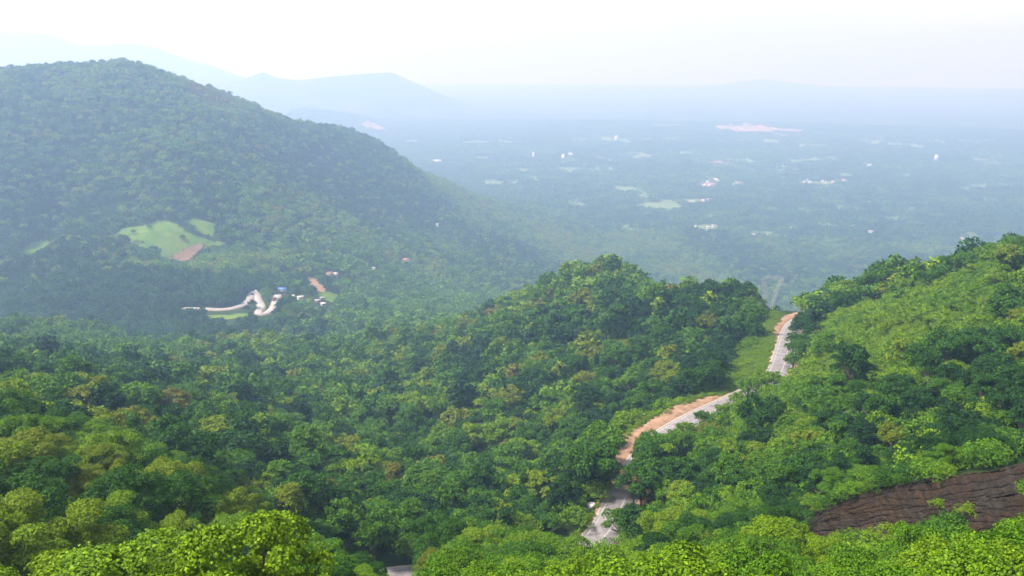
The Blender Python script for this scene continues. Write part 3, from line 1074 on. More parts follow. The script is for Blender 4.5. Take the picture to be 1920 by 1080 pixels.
# ------------------------------------------------------------------ where buildings stand (survey)
BUILD = []                                         # px, py, width px, height m, kind, label, group
hr = np.random.default_rng(19)


def cluster(n_, px0, py0, px1, py1, jy, wmin, wmax, kinds, label, group):
    for q_ in range(n_):
        t = (q_ + hr.random()) / n_
        BUILD.append((px0 + (px1 - px0) * t, py0 + (py1 - py0) * t + hr.uniform(-jy, jy), hr.uniform(wmin, wmax), hr.uniform(4, 8), kinds[hr.integers(len(kinds))], label, group))


cluster(36, 1340, 233, 1500, 254, 7, 4, 10, ['red', 'pink', 'red', 'white'], '%s house in the large far town on the plain', 'houses of the far town')
cluster(9, 1310, 347, 1346, 343, 5, 5, 10, ['pink', 'red', 'white'], 'low %s house in the pinkish hamlet in mid plain', 'houses of the pinkish hamlet')
cluster(4, 1378, 345, 1394, 343, 3, 7, 10, ['white', 'white', 'red'], 'bright %s house right of the pinkish hamlet', 'houses of the small white hamlet')
cluster(10, 1500, 343, 1590, 339, 4, 4, 7, ['white', 'pink', 'red'], 'small %s house strung along the long pale meadow', 'houses along the long meadow')
cluster(10, 1285, 383, 1342, 379, 3, 4, 6, ['white', 'pink', 'white'], 'small %s house in the row beside the green field', 'houses in a row by the green field')
cluster(5, 1295, 430, 1350, 428, 4, 4, 6, ['white', 'pink'], 'small %s house half hidden in groves in mid plain', 'houses half hidden in mid plain')
cluster(3, 1795, 452, 1815, 454, 3, 5, 7, ['pink', 'white'], 'small %s house just beyond the right hill skyline', 'houses beyond the right hill')
for b_ in [(820, 306, 15, 9, 'white', 'long white building at the foot of the left mountain ridge'), (1412, 443, 7, 5, 'white', 'left of two white houses among groves in front of the far plain'),
           (1436, 443, 6, 5, 'white', 'right of two white houses among groves in front of the far plain'), (1632, 437, 9, 5, 'white', 'white house among dark groves above the top bend of the road'),
           (1738, 438, 6, 5, 'white', 'small white house beyond the lone slim tree on the skyline'), (1630, 313, 9, 9, 'white', 'white block standing alone on the right of the plain'),
           (1755, 302, 5, 26, 'tower', 'tall white building farthest right on the plain'), (1155, 266, 5, 32, 'tower', 'tall white building standing nearest the far hills'),
           (1000, 298, 4, 28, 'tower', 'leftmost tall pale building on the plain'), (1056, 300, 5, 24, 'tower', 'tall white building behind the light green field'),
           (1070, 294, 9, 15, 'white', 'white building beside the tall one behind the light green field'), (1141, 304, 6, 9, 'pink', 'pinkish building near the tall white one in mid plain'),
           (1628, 381, 6, 5, 'white', 'small white house among groves right of the long meadow'), (1470, 388, 5, 5, 'white', 'small pale house alone between hamlet and right hill'),
           (820, 425, 5, 6, 'white', 'tiny white house at the foot of the left mountain'), (701, 508, 5, 5, 'white', 'tiny white house among trees below the left mountain'),
           (762, 492, 12, 5, 'red', 'long low house with reddish roof in the valley beside pale track')]:
    BUILD.append((*b_, None))
# hamlet at the hairpin bends: x, y, width px, height m, kind, label
HAMLET = [(530, 549, 14, 5.0, 'blue', 'blue roofed shed at the head of the hairpin bends'), (546, 560, 10, 3.2, 'pale', 'left low pale roofed house beside the hairpin road'),
          (563, 561, 10, 3.0, 'pale', 'right low pale roofed house beside the hairpin road'), (596, 568, 9, 3.4, 'grey', 'grey roofed house nearest the valley trees in the hamlet'),
          (606, 574, 8, 3.2, 'pale', 'small pale house at the lower edge of the hamlet'), (604, 563, 7, 3.0, 'grey', 'small grey house behind the other grey roofed house'),
          (618, 517, 10, 4.0, 'red', 'house with reddish roof above the earth track'), (629, 519, 8, 4.5, 'pale', 'white walled house right of the reddish roof above the track')]
SITES = []
for (px, py, w_, h_, kind, label, group) in BUILD + [(*q_, None) for q_ in HAMLET]:
    x, y, z = hit(px, py)
    D = math.hypot(x, y)
    wm = w_ * D / F
    dep = (CAM_Z - z) / D
    SITES.append((x, y, z, wm, h_, kind, label, group, D))
    f_ = np.array([-x, -y]) / D
    s_ = np.array([f_[1], -f_[0]])
    c = np.array([x, y])
    fr_ = min(90, 6 / max(dep, 0.05) + 10)
    OPEN.append(np.array([c - s_ * (wm / 2 + 7) - f_ * 12, c + s_ * (wm / 2 + 7) - f_ * 12, c + s_ * (wm / 2 + 5) + f_ * fr_, c - s_ * (wm / 2 + 5) + f_ * fr_]))

# ------------------------------------------------------------------ where trees stand: choose
def tint_for(px, py, r, x, y, rng):
    t = 0.27 + 0.15 * rng.standard_normal(x.shape) + 0.28 * fbm(x / 60, y / 60, 3, 31) + 0.75 * smooth(700, 1000, r) * fbm(x / 170, y / 260, 3, 33)
    u = rng.random(x.shape)
    t = np.where(u < 0.10, 0.62 + 0.1 * rng.random(x.shape), t)
    t = np.where(u > 0.985, 0.68 + 0.14 * rng.random(x.shape), t)
    # bright young growth in front, olive crowns at the left edge, fresh green on the open slope
    t = np.where((r < 66) & (px < 760), 0.50 + 0.14 * rng.random(x.shape), t)
    t = np.where((r < 95) & (px > 760), 0.36 + 0.24 * rng.random(x.shape), t)
    t = np.where((r > 66) & (r < 125) & (px < 470), 0.48 + 0.22 * rng.random(x.shape) * (u > 0.3) - 0.28 * (u < 0.3), t)
    g = grassy_mask(x, y)
    t = np.where(g > 0.4, 0.40 + 0.18 * rng.random(x.shape), t)
    t = np.where((px > 1480) & (r > 220) & (r < 350), np.maximum(t, 0.24 + 0.26 * rng.random(x.shape)), t)
    rb = rng.random(x.shape)
    t = np.where((px < 500) & (r > 850) & (r < 1065), 0.05 + 0.13 * rb, t)            # the dark plantation on the rounded hill
    t = np.where((px < 360) & (r > 500) & (r < 700), 0.26 + 0.20 * rb, t)             # the knoll in front of it, its lit crest painted as lighter leaves
    t = np.where((px > 620) & (px < 1080) & (r > 640) & (r < 1300), 0.24 + 0.26 * rb, t)
    t = np.where((px > 1690) & (r > 112) & (r < 205) & (rb < 0.8), 0.04 + 0.16 * rb, t)   # wood above the rock, its shade put into darker leaf colour
    return np.clip(t, 0, 1.0)


def pick_trees(r0, r1, step, seed, smin, smax):
    x, y, rng = cells(r0, r1, step, seed)
    z = height(x, y)
    r = np.hypot(x, y)
    sc = rng.uniform(smin, smax, x.shape)
    keep = ~behind(x, y, z, 15 + 0.012 * r)
    keep &= ~in_open(x, y)
    keep &= ~inside(rock_poly, x, y)
    x, y, z, r, sc = (v[keep] for v in (x, y, z, r, sc))
    if r0 < 500:
        keep = ~near_line(x, y, road, HW + 3.0)
        g = grassy_mask(x, y)
        keep &= (g < 0.25) | (rng.random(x.shape) < 0.34)
        x, y, z, r, sc, g = (v[keep] for v in (x, y, z, r, sc, g))
        sc = np.where(g > 0.25, sc * (0.38 + 0.34 * rng.random(x.shape)), sc)
        px_, _, _ = project(np.stack([x, y, z], -1))
        rs = (px_ > 1300) & (np.arctan2(x, y) > np.interp(r, np.hypot(road[:, 0], road[:, 1]), np.arctan2(road[:, 0], road[:, 1]))) & (r > 100) & (r < 350)
        sc = np.where(rs, sc * 0.78, sc)
    if r0 < 1300 and r1 > 700:
        keep = ~near_line(x, y, hair, 8.0)
        x, y, z, r, sc = (v[keep] for v in (x, y, z, r, sc))
    if r0 < 1300:
        keep = ~blocks_view(x, y, z + 7 * sc, 4.6 * sc)
        x, y, z, r, sc = (v[keep] for v in (x, y, z, r, sc))
    return x, y, z, r, sc, rng


T = []                                            # x, y, z, scale, tint, form index, range
for args in ((30, 74, 4.8, 10, 0.38, 0.70), (74, 100, 5.2, 11, 0.42, 0.82), (100, 200, 5.6, 12, 0.42, 0.92), (200, 330, 7.0, 16, 0.5, 1.3), (330, 640, 7.8, 13, 0.55, 1.45), (640, 1300, 8.4, 14, 0.6, 1.4), (1300, 2300, 9.4, 15, 0.8, 1.35)):
    x, y, z, r, sc, rng = pick_trees(*args)
    px, py, d = project(np.stack([x, y, z], -1))
    tint = tint_for(px, py, r, x, y, rng)
    form = rng.integers(0, 6, x.shape)
    T.append(np.stack([x, y, z, sc, tint, form, r, rng.random(x.shape) * 2 * PI], 1))
T = np.vstack(T)
B = []
for args in ((30, 130, 3.0, 21, 0.8, 1.4), (130, 345, 3.3, 22, 0.5, 1.9)):
    x, y, rng = cells(args[0], args[1], args[2], args[3])
    z = height(x, y); r = np.hypot(x, y)
    g = grassy_mask(x, y)
    keep = ~behind(x, y, z, 3) & ~near_line(x, y, road, HW + 2.2) & ~inside(rock_poly, x, y)
    keep &= (rng.random(x.shape) < np.where(g > 0.25, 0.75, 0.45))
    x, y, z, r, g = (v[keep] for v in (x, y, z, r, g))
    sc = rng.uniform(args[4], args[5], x.shape)
    keep = ~blocks_view(x, y, z + 1.2 * sc, 1.7 * sc)
    x, y, z, r, g, sc = (v[keep] for v in (x, y, z, r, g, sc))
    tint = np.clip(np.where(g > 0.25, 0.43, 0.34) + 0.16 * rng.random(x.shape) + 0.22 * fbm(x / 18, y / 18, 3, 41), 0.1, 0.60)
    B.append(np.stack([x, y, z, sc, tint, rng.integers(0, 4, x.shape), r, rng.random(x.shape) * 2 * PI], 1))
B = np.vstack(B)


def visible_share(T, cz, cr, squash):
    """pixels of each crown left in view by the crowns in front of it (discs, painted near to far)"""
    k_ = 0.25
    Wd, Hd = int(1920 * k_), int(1080 * k_)
    buf = np.zeros((Hd, Wd), bool)
    P = T[:, :3] + np.stack([0 * T[:, 0], 0 * T[:, 0], cz * T[:, 3]], 1)
    px, py, d = project(P)
    px, py = px * k_, py * k_
    rad = cr * T[:, 3] * F * k_ / d
    seen = np.zeros(len(T))
    hid = behind(T[:, 0], T[:, 1], T[:, 2], cz * 1.3 * T[:, 3])
    for i in np.argsort(d):
        a, b = rad[i], rad[i] * squash
        x0, x1, y0, y1 = int(px[i] - a), int(px[i] + a) + 1, int(py[i] - b), int(py[i] + b) + 1
        x0, x1, y0, y1 = max(x0, 0), min(x1, Wd), max(y0, 0), min(y1, Hd)
        if x0 >= x1 or y0 >= y1 or hid[i]:
            continue
        yy, xx = np.ogrid[y0:y1, x0:x1]
        e = ((xx - px[i]) / a) ** 2 + ((yy - py[i]) / b) ** 2 < 0.8
        sub = buf[y0:y1, x0:x1]
        seen[i] = np.count_nonzero(e & ~sub)
        sub |= e
    return seen, px / k_, py / k_


ALLV = np.vstack([np.c_[T, np.zeros(len(T))], np.c_[B, np.ones(len(B))]])
near = ALLV[:, 6] < 420
V8 = ALLV[near]
eff = V8.copy(); eff[:, 3] = np.where(V8[:, 8] > 0, V8[:, 3] * 0.36, V8[:, 3])
seen, spx, spy = visible_share(eff, 6.8, 5.0, 0.8)
ist = V8[:, 8] == 0
order_t = np.where(ist)[0][np.argsort(-seen[ist])][:300]
order_b = np.where(~ist)[0][np.argsort(-seen[~ist])][:200]
order_t = order_t[seen[order_t] > 3]; order_b = order_b[seen[order_b] > 2]
single = np.zeros(len(V8), bool); single[order_t] = True; single[order_b] = True
rest = np.ones(len(ALLV), bool)
rest[np.where(near)[0][single]] = False
REST = ALLV[rest]

# ------------------------------------------------------------------ the forest (past counting) and the groves on the plain
rng = np.random.default_rng(77)
x, y, z, r, sc, f = REST[:, 0], REST[:, 1], REST[:, 2], REST[:, 3 + 3], REST[:, 3], REST[:, 5].astype(int)
idx = np.where(r < 150, np.array(I_FINE)[np.array([0, 1, 0, 3, 2, 0])[f % 6]], np.where(r < 330, np.array(I_NEAR)[f % 6], np.where(r < 1000, np.array(I_MID)[f % 6], np.array(I_FAR)[f % 4])))
isb = REST[:, 8] > 0
idx = np.where(isb, np.array(I_BUSH)[f % 4], idx)
tpx, tpy, _ = project(np.stack([x, y, z], -1))
palmy = (~isb) & (tpx > 560) & (tpx < 1100) & (r > 700) & (r < 1900) & (rng.random(len(r)) < 0.45) & (z < 260)
idx = np.where(palmy, np.array(I_PALM)[f % 2], idx)
scl = np.stack([sc * rng.uniform(0.9, 1.15, len(sc)), sc * rng.uniform(0.9, 1.15, len(sc)), sc * rng.uniform(0.85, 1.15, len(sc))], 1)
rot = np.stack([0 * x, 0 * x, REST[:, 7]], 1)
tf = ~isb
scatter('forest', REST[tf, :3], scl[tf], rot[tf], idx[tf], REST[tf, 4], 'dense broadleaf forest covering the hills and the valley')
scatter('undergrowth', REST[isb, :3], scl[isb], rot[isb], idx[isb], REST[isb, 4], 'low bright green undergrowth on the slope above the road')
# groves
x, y, rng = cells(2300, 6200, 33, 55)
z = height(x, y)
kp = ~in_open(x, y) & (~in_open(x, y, SOFT) | (rng.random(x.shape) < 0.22)) & ~behind(x, y, z, 30) & (rng.random(x.shape) < 0.93 - 0.25 * (fbm(x / 260, y / 260, 3, 61) > 0.18))
x, y, z = x[kp], y[kp], z[kp]
scatter('plain_groves', np.stack([x, y, z], 1), np.ones((len(x), 3)) * rng.uniform(0.8, 1.15, (len(x), 1)), np.stack([0 * x, 0 * x, rng.random(len(x)) * 6.28], 1),
        np.array(I_GROVE)[rng.integers(0, 4, len(x))], np.clip(0.2 + 0.12 * rng.standard_normal(len(x)) + 0.25 * fbm(x / 300, y / 300, 2, 71), 0, 0.7), 'groves of trees covering the hazy plain')
print('trees', len(T), 'bushes', len(B), 'groves', len(x), 'singles', single.sum())

# plants creeping over the road verges
vg = np.random.default_rng(88)
VP = []
for q in range(0, len(road), 1):
    r = rr_line[q]
    if r < 158 or r > 405:
        continue
    w_ = 1.2 + 5.6 * sec_b[q] + 4.5 * sec_top[q]
    for n_ in range(4):
        off = HW + w_ * vg.uniform(0.45, 1.15) ** 0.6 + vg.normal(0, 0.4) + 0.5
        if vnoise(np.array([q / 9.0]), np.array([off / 2.5]), 99)[0] < 0.40:
            continue
        VP.append((q, off if vg.random() < 0.72 else -HW - 1.3 - abs(vg.normal(0, 0.6))))
VP = np.array(VP)
qi = VP[:, 0].astype(int)
vx, vy = road[qi, 0] + nr[qi, 0] * VP[:, 1], road[qi, 1] + nr[qi, 1] * VP[:, 1]
vs_ = vg.uniform(0.16, 0.42, len(qi)) * np.where(np.abs(VP[:, 1]) < HW + 3, 0.7, 1.1)
scatter('verge_plants', np.stack([vx, vy, road[qi, 2] - 0.25], 1), np.stack([vs_ * 1.3, vs_ * 1.3, vs_], 1), np.stack([0 * vx, 0 * vx, vg.random(len(vx)) * 6.28], 1), np.array(I_BUSH)[vg.integers(0, 4, len(vx))],
        vg.uniform(0.44, 0.68, len(vx)), 'low weeds creeping over the edges of the road')
gx_, gy_, rng = cells(262, 415, 1.5, 93)
gq = np.array([np.argmin((road[:, 0] - a_) ** 2 + (road[:, 1] - b_) ** 2) for a_, b_ in zip(gx_, gy_)])
goff = ((gx_ - road[gq, 0]) * nr[gq, 0] + (gy_ - road[gq, 1]) * nr[gq, 1])
gk = (goff > HW + 1.6 + 4.5 * sec_top[gq]) & (goff < HW + 12)
gx_, gy_ = gx_[gk], gy_[gk]
gs_ = rng.uniform(0.25, 0.5, len(gx_))
scatter('verge_grass', np.stack([gx_, gy_, height(gx_, gy_) - 0.1], 1), np.stack([gs_ * 1.2, gs_ * 1.2, gs_ * 0.8], 1), np.stack([0 * gx_, 0 * gx_, rng.random(len(gx_)) * 6.28], 1), np.array(I_BUSH)[rng.integers(0, 4, len(gx_))],
        rng.uniform(0.46, 0.64, len(gx_)), 'bright grass and weeds on the valley side of the upper road')

# ------------------------------------------------------------------ single trees and shrubs
SP_FINE = [split_meshes(p) for p in FINE]
SP_NEAR = [split_meshes(p) for p in NEAR]
SP_BUSH = [split_meshes(p) for p in BUSH]


def place(name, meshes, row, label, cat, group):
    e = bpy.data.objects.new(name, None)
    COL.objects.link(e)
    e.empty_display_size = 0.5
    e.location = row[:3]
    e.rotation_euler = (0, 0, row[7])
    h_ = math.sin(row[0] * 12.9 + row[1] * 7.3); h2 = math.sin(row[0] * 5.1 - row[1] * 3.7)
    e.scale = (row[3] * (1 + 0.14 * h_), row[3] * (1 - 0.12 * h_), row[3] * (1 + 0.16 * h2))
    tag(e, label, cat, group)
    cr = bpy.data.objects.new('crown', meshes[0]); tr = bpy.data.objects.new('trunk', meshes[1])
    for o in (cr, tr):
        COL.objects.link(o); o.parent = e
    cr['tint'] = float(row[4])
    return e


FORM_FINE = [0, 1, 0, 3, 2, 0]
COLOURS = [(0.20, 'dark green'), (0.34, 'deep green'), (0.46, 'mid green'), (0.58, 'fresh green'), (0.70, 'yellow green'), (0.84, 'olive'), (2.0, 'brownish')]
SHAPES = ['round', 'spreading', 'tall', 'layered', 'open', 'bushy']
road_r = np.hypot(road[:, 0], road[:, 1]); road_a = np.arctan2(road[:, 0], road[:, 1])


def zone(row, px, py):
    x, y, r = row[0], row[1], row[6]
    da = math.atan2(x, y) - float(np.interp(r, road_r, road_a))
    off = da * r
    if r < 112 and px > 1470:
        return 'below the rock face'
    if r < 100:
        return 'at the bottom left' if px < 420 else 'by the bottom road scrap' if px < 720 else 'at the bottom centre' if px < 1130 else 'left of the rock face'
    if px > 1120 and off > 0 and r < 420:
        if off < 16:
            return 'right of the upper road' if r > 262 else 'right of the middle road bend' if r > 205 else 'right of the lowest road stretch'
        if px > 1640 and r > 250:
            return 'along the right hill skyline'
        if r < 190:
            return 'just above the rock face' if px > 1480 else 'between rock face and road'
        return 'on the open slope' if px < 1640 else 'high on the right hill'
    if px > 900 and r > 150 and off < 0 and off > -22:
        return 'left of the upper road' if r > 262 else 'beside the red road shoulder' if r > 205 else 'left of the lowest road stretch'
    if px > 820 and r > 300:
        return 'on the crest of the wooded spur'
    if px > 760:
        return 'on the spur flank left of the road'
    if px > 520:
        return 'in the gully below the spur'
    return 'on the far left slope' if r > 200 else 'on the near left slope'


ORD = ['leftmost', 'second from left', 'third from left', 'fourth from left', 'fifth from left', 'sixth from left', 'seventh from left', 'eighth from left', 'ninth from left', 'tenth from left', 'eleventh from left']


def describe(order, noun, shapes):
    bucket = {}
    for i in order:
        row = V8[i]
        colour = next(c for lim_, c in COLOURS if row[4] < lim_)
        px, py = spx[i], spy[i]
        if shapes:
            size = 'small ' if row[3] < 0.62 else 'large ' if row[3] > 1.05 else ''
            key = '%s%s %s %s %s' % (size, colour, SHAPES[int(row[5])], noun, zone(row, px, py))
        else:
            size = 'small' if row[3] < 1.0 else 'big' if row[3] > 1.4 else 'middling'
            key = '%s %s %s %s' % (size, colour, noun, zone(row, px, py))
        bucket.setdefault(key, []).append(i)
    full = {}
    for key, ids in bucket.items():
        if len(ids) <= 12:
            full[key] = ids
        else:
            ids = sorted(ids, key=lambda i: spy[i])
            h_ = len(ids) // 2
            full['higher ' + key] = ids[:h_]; full['lower ' + key] = ids[h_:]
    out = {}
    for key, ids in full.items():
        ids = sorted(ids, key=lambda i: spx[i])
        for n_, i in enumerate(ids):
            if len(ids) == 1:
                out[i] = key
            elif len(ids) <= 12:
                out[i] = ('rightmost' if n_ == len(ids) - 1 else ORD[n_]) + ' ' + key
            else:
                out[i] = key
    return out


LAB = describe(order_t, 'tree', True)
for i in order_t:
    row = V8[i]
    f = int(row[5])
    ms = SP_FINE[FORM_FINE[f]] if row[6] < 150 else SP_NEAR[f]
    place('broadleaf_tree', ms, row, LAB[i], 'tree', 'forest trees nearest the viewpoint')
LAB = describe(order_b, 'shrub', False)
for i in order_b:
    row = V8[i]
    place('shrub', SP_BUSH[int(row[5])], row, LAB[i], 'shrub', 'shrubs on the near slopes')

# ------------------------------------------------------------------ trees that stand out
def hand_tree(px, Y, scale, tint, form, label, meshes=None, name='broadleaf_tree', sz=1.0):
    x, y, _ = at(px, 540, Y)
    z = float(height(np.array([x]), np.array([y]))[0])
    ms = meshes or (SP_FINE[FORM_FINE[form]] if Y < 170 else SP_NEAR[form])
    e = place(name, ms, (x, y, z - 0.2, scale, tint, form, Y, (px * 0.37) % 6.28), label, 'tree', None)
    e.scale = (scale, scale, scale * sz)
    return e


hand_tree(1335, 400, 1.75, 0.06, 0, 'large dark round tree on the spur just left of the upper road')
hand_tree(1275, 415, 1.5, 0.10, 1, 'wide dark tree left of the large dark round one on the spur')
hand_tree(1392, 396, 1.45, 0.12, 5, 'dark green tree right of the large dark round one beside the grassy verge')
hand_tree(1545, 335, 1.15, 0.10, 0, 'dark round tree overhanging the top bend of the road')
hand_tree(1585, 318, 1.05, 0.16, 5, 'bushy dark tree on the slope right of the top bend')
hand_tree(1524, 292, 0.85, 0.30, 1, 'grey green spreading tree hiding the right edge of the upper road')
hand_tree(1712, 318, 0.72, 0.12, 3, 'slim dark tree standing up from the skyline of the right hill', sz=1.25)


def road_tree(r, off, scale, tint, form, label, meshes=None):
    q = int(np.argmin(np.abs(road_r - r)))
    px, _, _ = project(np.array([road[q, 0] + nr[q, 0] * off, road[q, 1] + nr[q, 1] * off, road[q, 2]]))
    return hand_tree(float(px), road[q, 1] + nr[q, 1] * off, scale, tint, form, label, meshes)


SP_MID = [split_meshes(p) for p in MID]
for px_t, Y_t, sc_t, lab in ((352, 1150, 0.7, 'small dark tree standing alone inside the green crop field'), (262, 1140, 0.6, 'small tree at the left side of the green crop field'),
                             (292, 1155, 0.5, 'tiny tree near the top of the green crop field'), (385, 1130, 0.6, 'small tree at the right corner of the tilled soil')):
    hand_tree(px_t, Y_t, sc_t, 0.2, 0, lab, SP_MID[0])
R0 = -HW - 2.4
road_tree(173, R0 + 0.4, 0.72, 0.34, 5, 'small bushy tree over the right edge of the lowest road stretch')
road_tree(184, R0 - 1.0, 0.95, 0.18, 0, 'round dark tree hiding the right side of the lowest road stretch')
road_tree(191, R0, 0.95, 0.26, 5, 'bushy deep green tree covering the road just above its lowest stretch')
road_tree(197, R0, 1.0, 0.20, 3, 'layered dark tree leaning over the hidden part of the road')
road_tree(203, R0, 0.95, 0.30, 0, 'round green tree below the near end of the red shoulder')
road_tree(210, R0, 0.85, 0.36, 1, 'spreading green tree covering the road at the near end of the red shoulder')
road_tree(217, R0 - 0.6, 0.62, 0.42, 5, 'small fresh green tree at the near corner of the pale road bend')
road_tree(226, R0 - 0.6, 0.50, 0.46, 0, 'small light green tree at the inner edge of the pale road bend')
road_tree(236, R0 - 1.0, 0.48, 0.30, 4, 'thin grey green tree standing in front of the pale road bend')
road_tree(246, R0 - 0.6, 0.42, 0.50, 5, 'low bushy tree at the inner edge of the road past the bend')
road_tree(256, R0, 0.5, 0.48, 1, 'low spreading tree where the road disappears past the pale bend')
road_tree(263, R0 + 0.6, 0.75, 0.44, 0, 'bright green round tree hiding the road between its two upper bends')
road_tree(270, R0 + 0.6, 0.78, 0.52, 5, 'bright bushy tree below the straight upper road')
road_tree(277, R0 + 0.2, 0.6, 0.46, 1, 'low spreading tree at the foot of the straight upper road')
road_tree(300, R0, 0.55, 0.40, 5, 'small bushy tree at the right edge of the straight upper road')
road_tree(312, R0, 0.70, 0.26, 0, 'round grey green tree at the right edge of the upper road')
road_tree(328, R0, 0.72, 0.24, 1, 'spreading tree overhanging the right lane of the upper road')
road_tree(345, R0 - 1, 0.9, 0.14, 5, 'dark bushy tree on the inside of the top bend')
road_tree(362, R0 - 1, 0.95, 0.10, 0, 'dark round tree closest to the top bend of the road')
road_tree(378, R0 - 1, 1.0, 0.12, 3, 'dark layered tree behind the top bend of the road')
road_tree(189, HW + 3.0, 1.15, 0.24, 0, 'round green tree left of the hidden road above its lowest stretch')
road_tree(197, HW + 2.8, 1.2, 0.38, 5, 'bushy green tree on the valley side of the hidden road')
road_tree(203, HW + 4.6, 0.7, 0.30, 1, 'spreading tree at the lower tip of the red shoulder')
BARE = split_meshes(tree_parts(900, 'open', 130, 5, 0.5, 0.5))
hand_tree(1068, 112, 0.92, 0.45, 0, 'bright green tree just below the lowest visible road stretch')
hand_tree(1010, 120, 0.8, 0.4, 5, 'bushy green tree left of the one below the lowest road stretch')
hand_tree(1203, 181, 0.85, 0.93, 4, 'nearly bare dark trunked tree with brownish leaves beside the hidden road', BARE)

ORD2 = ['leftmost', 'second', 'third', 'fourth', 'fifth', 'sixth', 'seventh', 'eighth', 'ninth', 'tenth']


def hand_shrub(P, scale, tint, label, form=0):
    e = place('shrub', SP_BUSH[form], (P[0], P[1], P[2], scale, tint, form, 90, P[0] % 6.28), label, 'shrub', None)
    e.scale = (scale, scale, scale * 0.85)


def on_rock(u, v, out=0.3):
    q = int(u * (NR - 1))
    return botR[q] * (1 - v) + topR[q] * v + out_dir * out - np.array([0, 0, 0.3])


for u, v, sc_, tint, lab, fm in ((0.36, 0.12, 0.9, 0.62, 'yellow green shrub growing out of the lower middle of the rock face', 0), (0.42, 0.22, 0.55, 0.66, 'small yellow shrub on the ledge above the other rock face shrub', 1),
                                 (0.52, 0.05, 1.1, 0.22, 'dark green shrub at the foot of the rock face near the right edge', 2), (0.60, 0.12, 1.2, 0.26, 'large dark green shrub in front of the right end of the rock face', 3),
                                 (0.30, 0.02, 0.8, 0.58, 'fresh green shrub at the foot of the rock face left of centre', 1), (0.16, 0.0, 0.8, 0.6, 'yellow green shrub under the left tip of the rock face', 2),
                                 (0.10, 1.0, 0.9, 0.34, 'green shrub hanging over the left top edge of the rock face', 0), (0.22, 1.0, 1.0, 0.42, 'fresh green shrub trailing over the top of the rock face', 3),
                                 (0.33, 1.03, 1.1, 0.40, 'leafy shrub overhanging the middle of the rock face top', 1), (0.45, 1.02, 1.0, 0.18, 'dark shrub overhanging the rock face top near its right end', 2),
                                 (0.66, 0.4, 0.6, 0.60, 'small yellow green shrub on the right part of the rock face', 0), (0.56, 0.55, 0.45, 0.56, 'tiny shrub in a crack of the rock face at right', 1)):
    hand_shrub(on_rock(u, v), sc_, tint, lab, fm)
for n_, u in enumerate((0.06, 0.14, 0.18, 0.26, 0.29, 0.37, 0.41, 0.49, 0.54, 0.58)):
    hand_shrub(on_rock(u, 1.0 + 0.04 * (n_ % 2), 0.1), 0.6 + 0.22 * (n_ % 3), 0.22 + 0.07 * (n_ % 5), (ORD2[n_] if n_ == 0 else ORD2[n_] + ' from left') + ' small shrub along the top edge of the rock face', n_ % 4)
for n_, u in enumerate((0.12, 0.20, 0.26, 0.40, 0.47, 0.57)):
    hand_shrub(on_rock(u, 0.04 + 0.05 * (n_ % 2), 0.2), 0.5 + 0.2 * (n_ % 3), 0.3 + 0.08 * (n_ % 4), (ORD2[n_] if n_ == 0 else ORD2[n_] + ' from left') + ' small shrub along the bottom edge of the rock face', n_ % 4)

# ------------------------------------------------------------------ buildings
def paint(name, c, rough=0.8):
    return simple_mat(name, [(0.3, tuple(v * 0.85 for v in c)), (0.7, c)], 0.4, rough)


WALLM = {'white': paint('white_wall', (0.56, 0.56, 0.54)), 'red': paint('cream_wall', (0.60, 0.52, 0.44)), 'pink': paint('pink_wall', (0.62, 0.46, 0.42)), 'tower': paint('bright_wall', (0.60, 0.61, 0.62)),
         'blue': paint('grey_wall', (0.36, 0.36, 0.36)), 'pale': paint('cream_white_wall', (0.62, 0.58, 0.52)), 'grey': paint('brick_wall', (0.36, 0.24, 0.20))}
ROOFM = {'white': paint('white_roof', (0.46, 0.46, 0.46)), 'red': paint('red_tile_roof', (0.34, 0.14, 0.09)), 'pink': paint('pink_tile_roof', (0.46, 0.28, 0.23)), 'tower': paint('flat_roof', (0.62, 0.62, 0.62)),
         'blue': paint('blue_sheet_roof', (0.08, 0.22, 0.62), 0.45), 'pale': paint('pale_sheet_roof', (0.66, 0.60, 0.54), 0.5), 'grey': paint('grey_sheet_roof', (0.36, 0.33, 0.35), 0.5)}
GLASS = paint('dark_window', (0.03, 0.035, 0.04), 0.2)
DOORM = paint('wooden_door', (0.12, 0.07, 0.04))


def box(x0, x1, y0, y1, z0, z1):
    V = np.array([(x, y, z) for z in (z0, z1) for x, y in ((x0, y0), (x1, y0), (x1, y1), (x0, y1))], float)
    Q = np.array([(3, 2, 1, 0), (4, 5, 6, 7), (0, 1, 5, 4), (1, 2, 6, 5), (2, 3, 7, 6), (3, 0, 4, 7)])
    return V, Q


def boxes(name, lst, mat, parent=None):
    Vs, Qs, o = [], [], 0
    for b in lst:
        V, Q = box(*b); Vs.append(V); Qs.append(Q + o); o += 8
    return link(name, mesh_np(name, np.vstack(Vs), np.vstack(Qs), None, [mat]), parent)


def gable(name, w_, d_, z0, rise, over, th, mat, parent):
    a, b = w_ / 2 + over, d_ / 2 + over
    P = [(-a, -b, z0), (-a, 0, z0 + rise), (-a, b, z0), (a, -b, z0), (a, 0, z0 + rise), (a, b, z0)]
    V = np.array(P + [(x, y, z + th) for x, y, z in P])
    Q = np.array([(0, 3, 4, 1), (1, 4, 5, 2), (7, 10, 9, 6), (8, 11, 10, 7), (0, 6, 9, 3), (2, 5, 11, 8), (0, 1, 7, 6), (1, 2, 8, 7), (4, 3, 9, 10), (5, 4, 10, 11)])
    return link(name, mesh_np(name, V, Q, None, [mat]), parent)


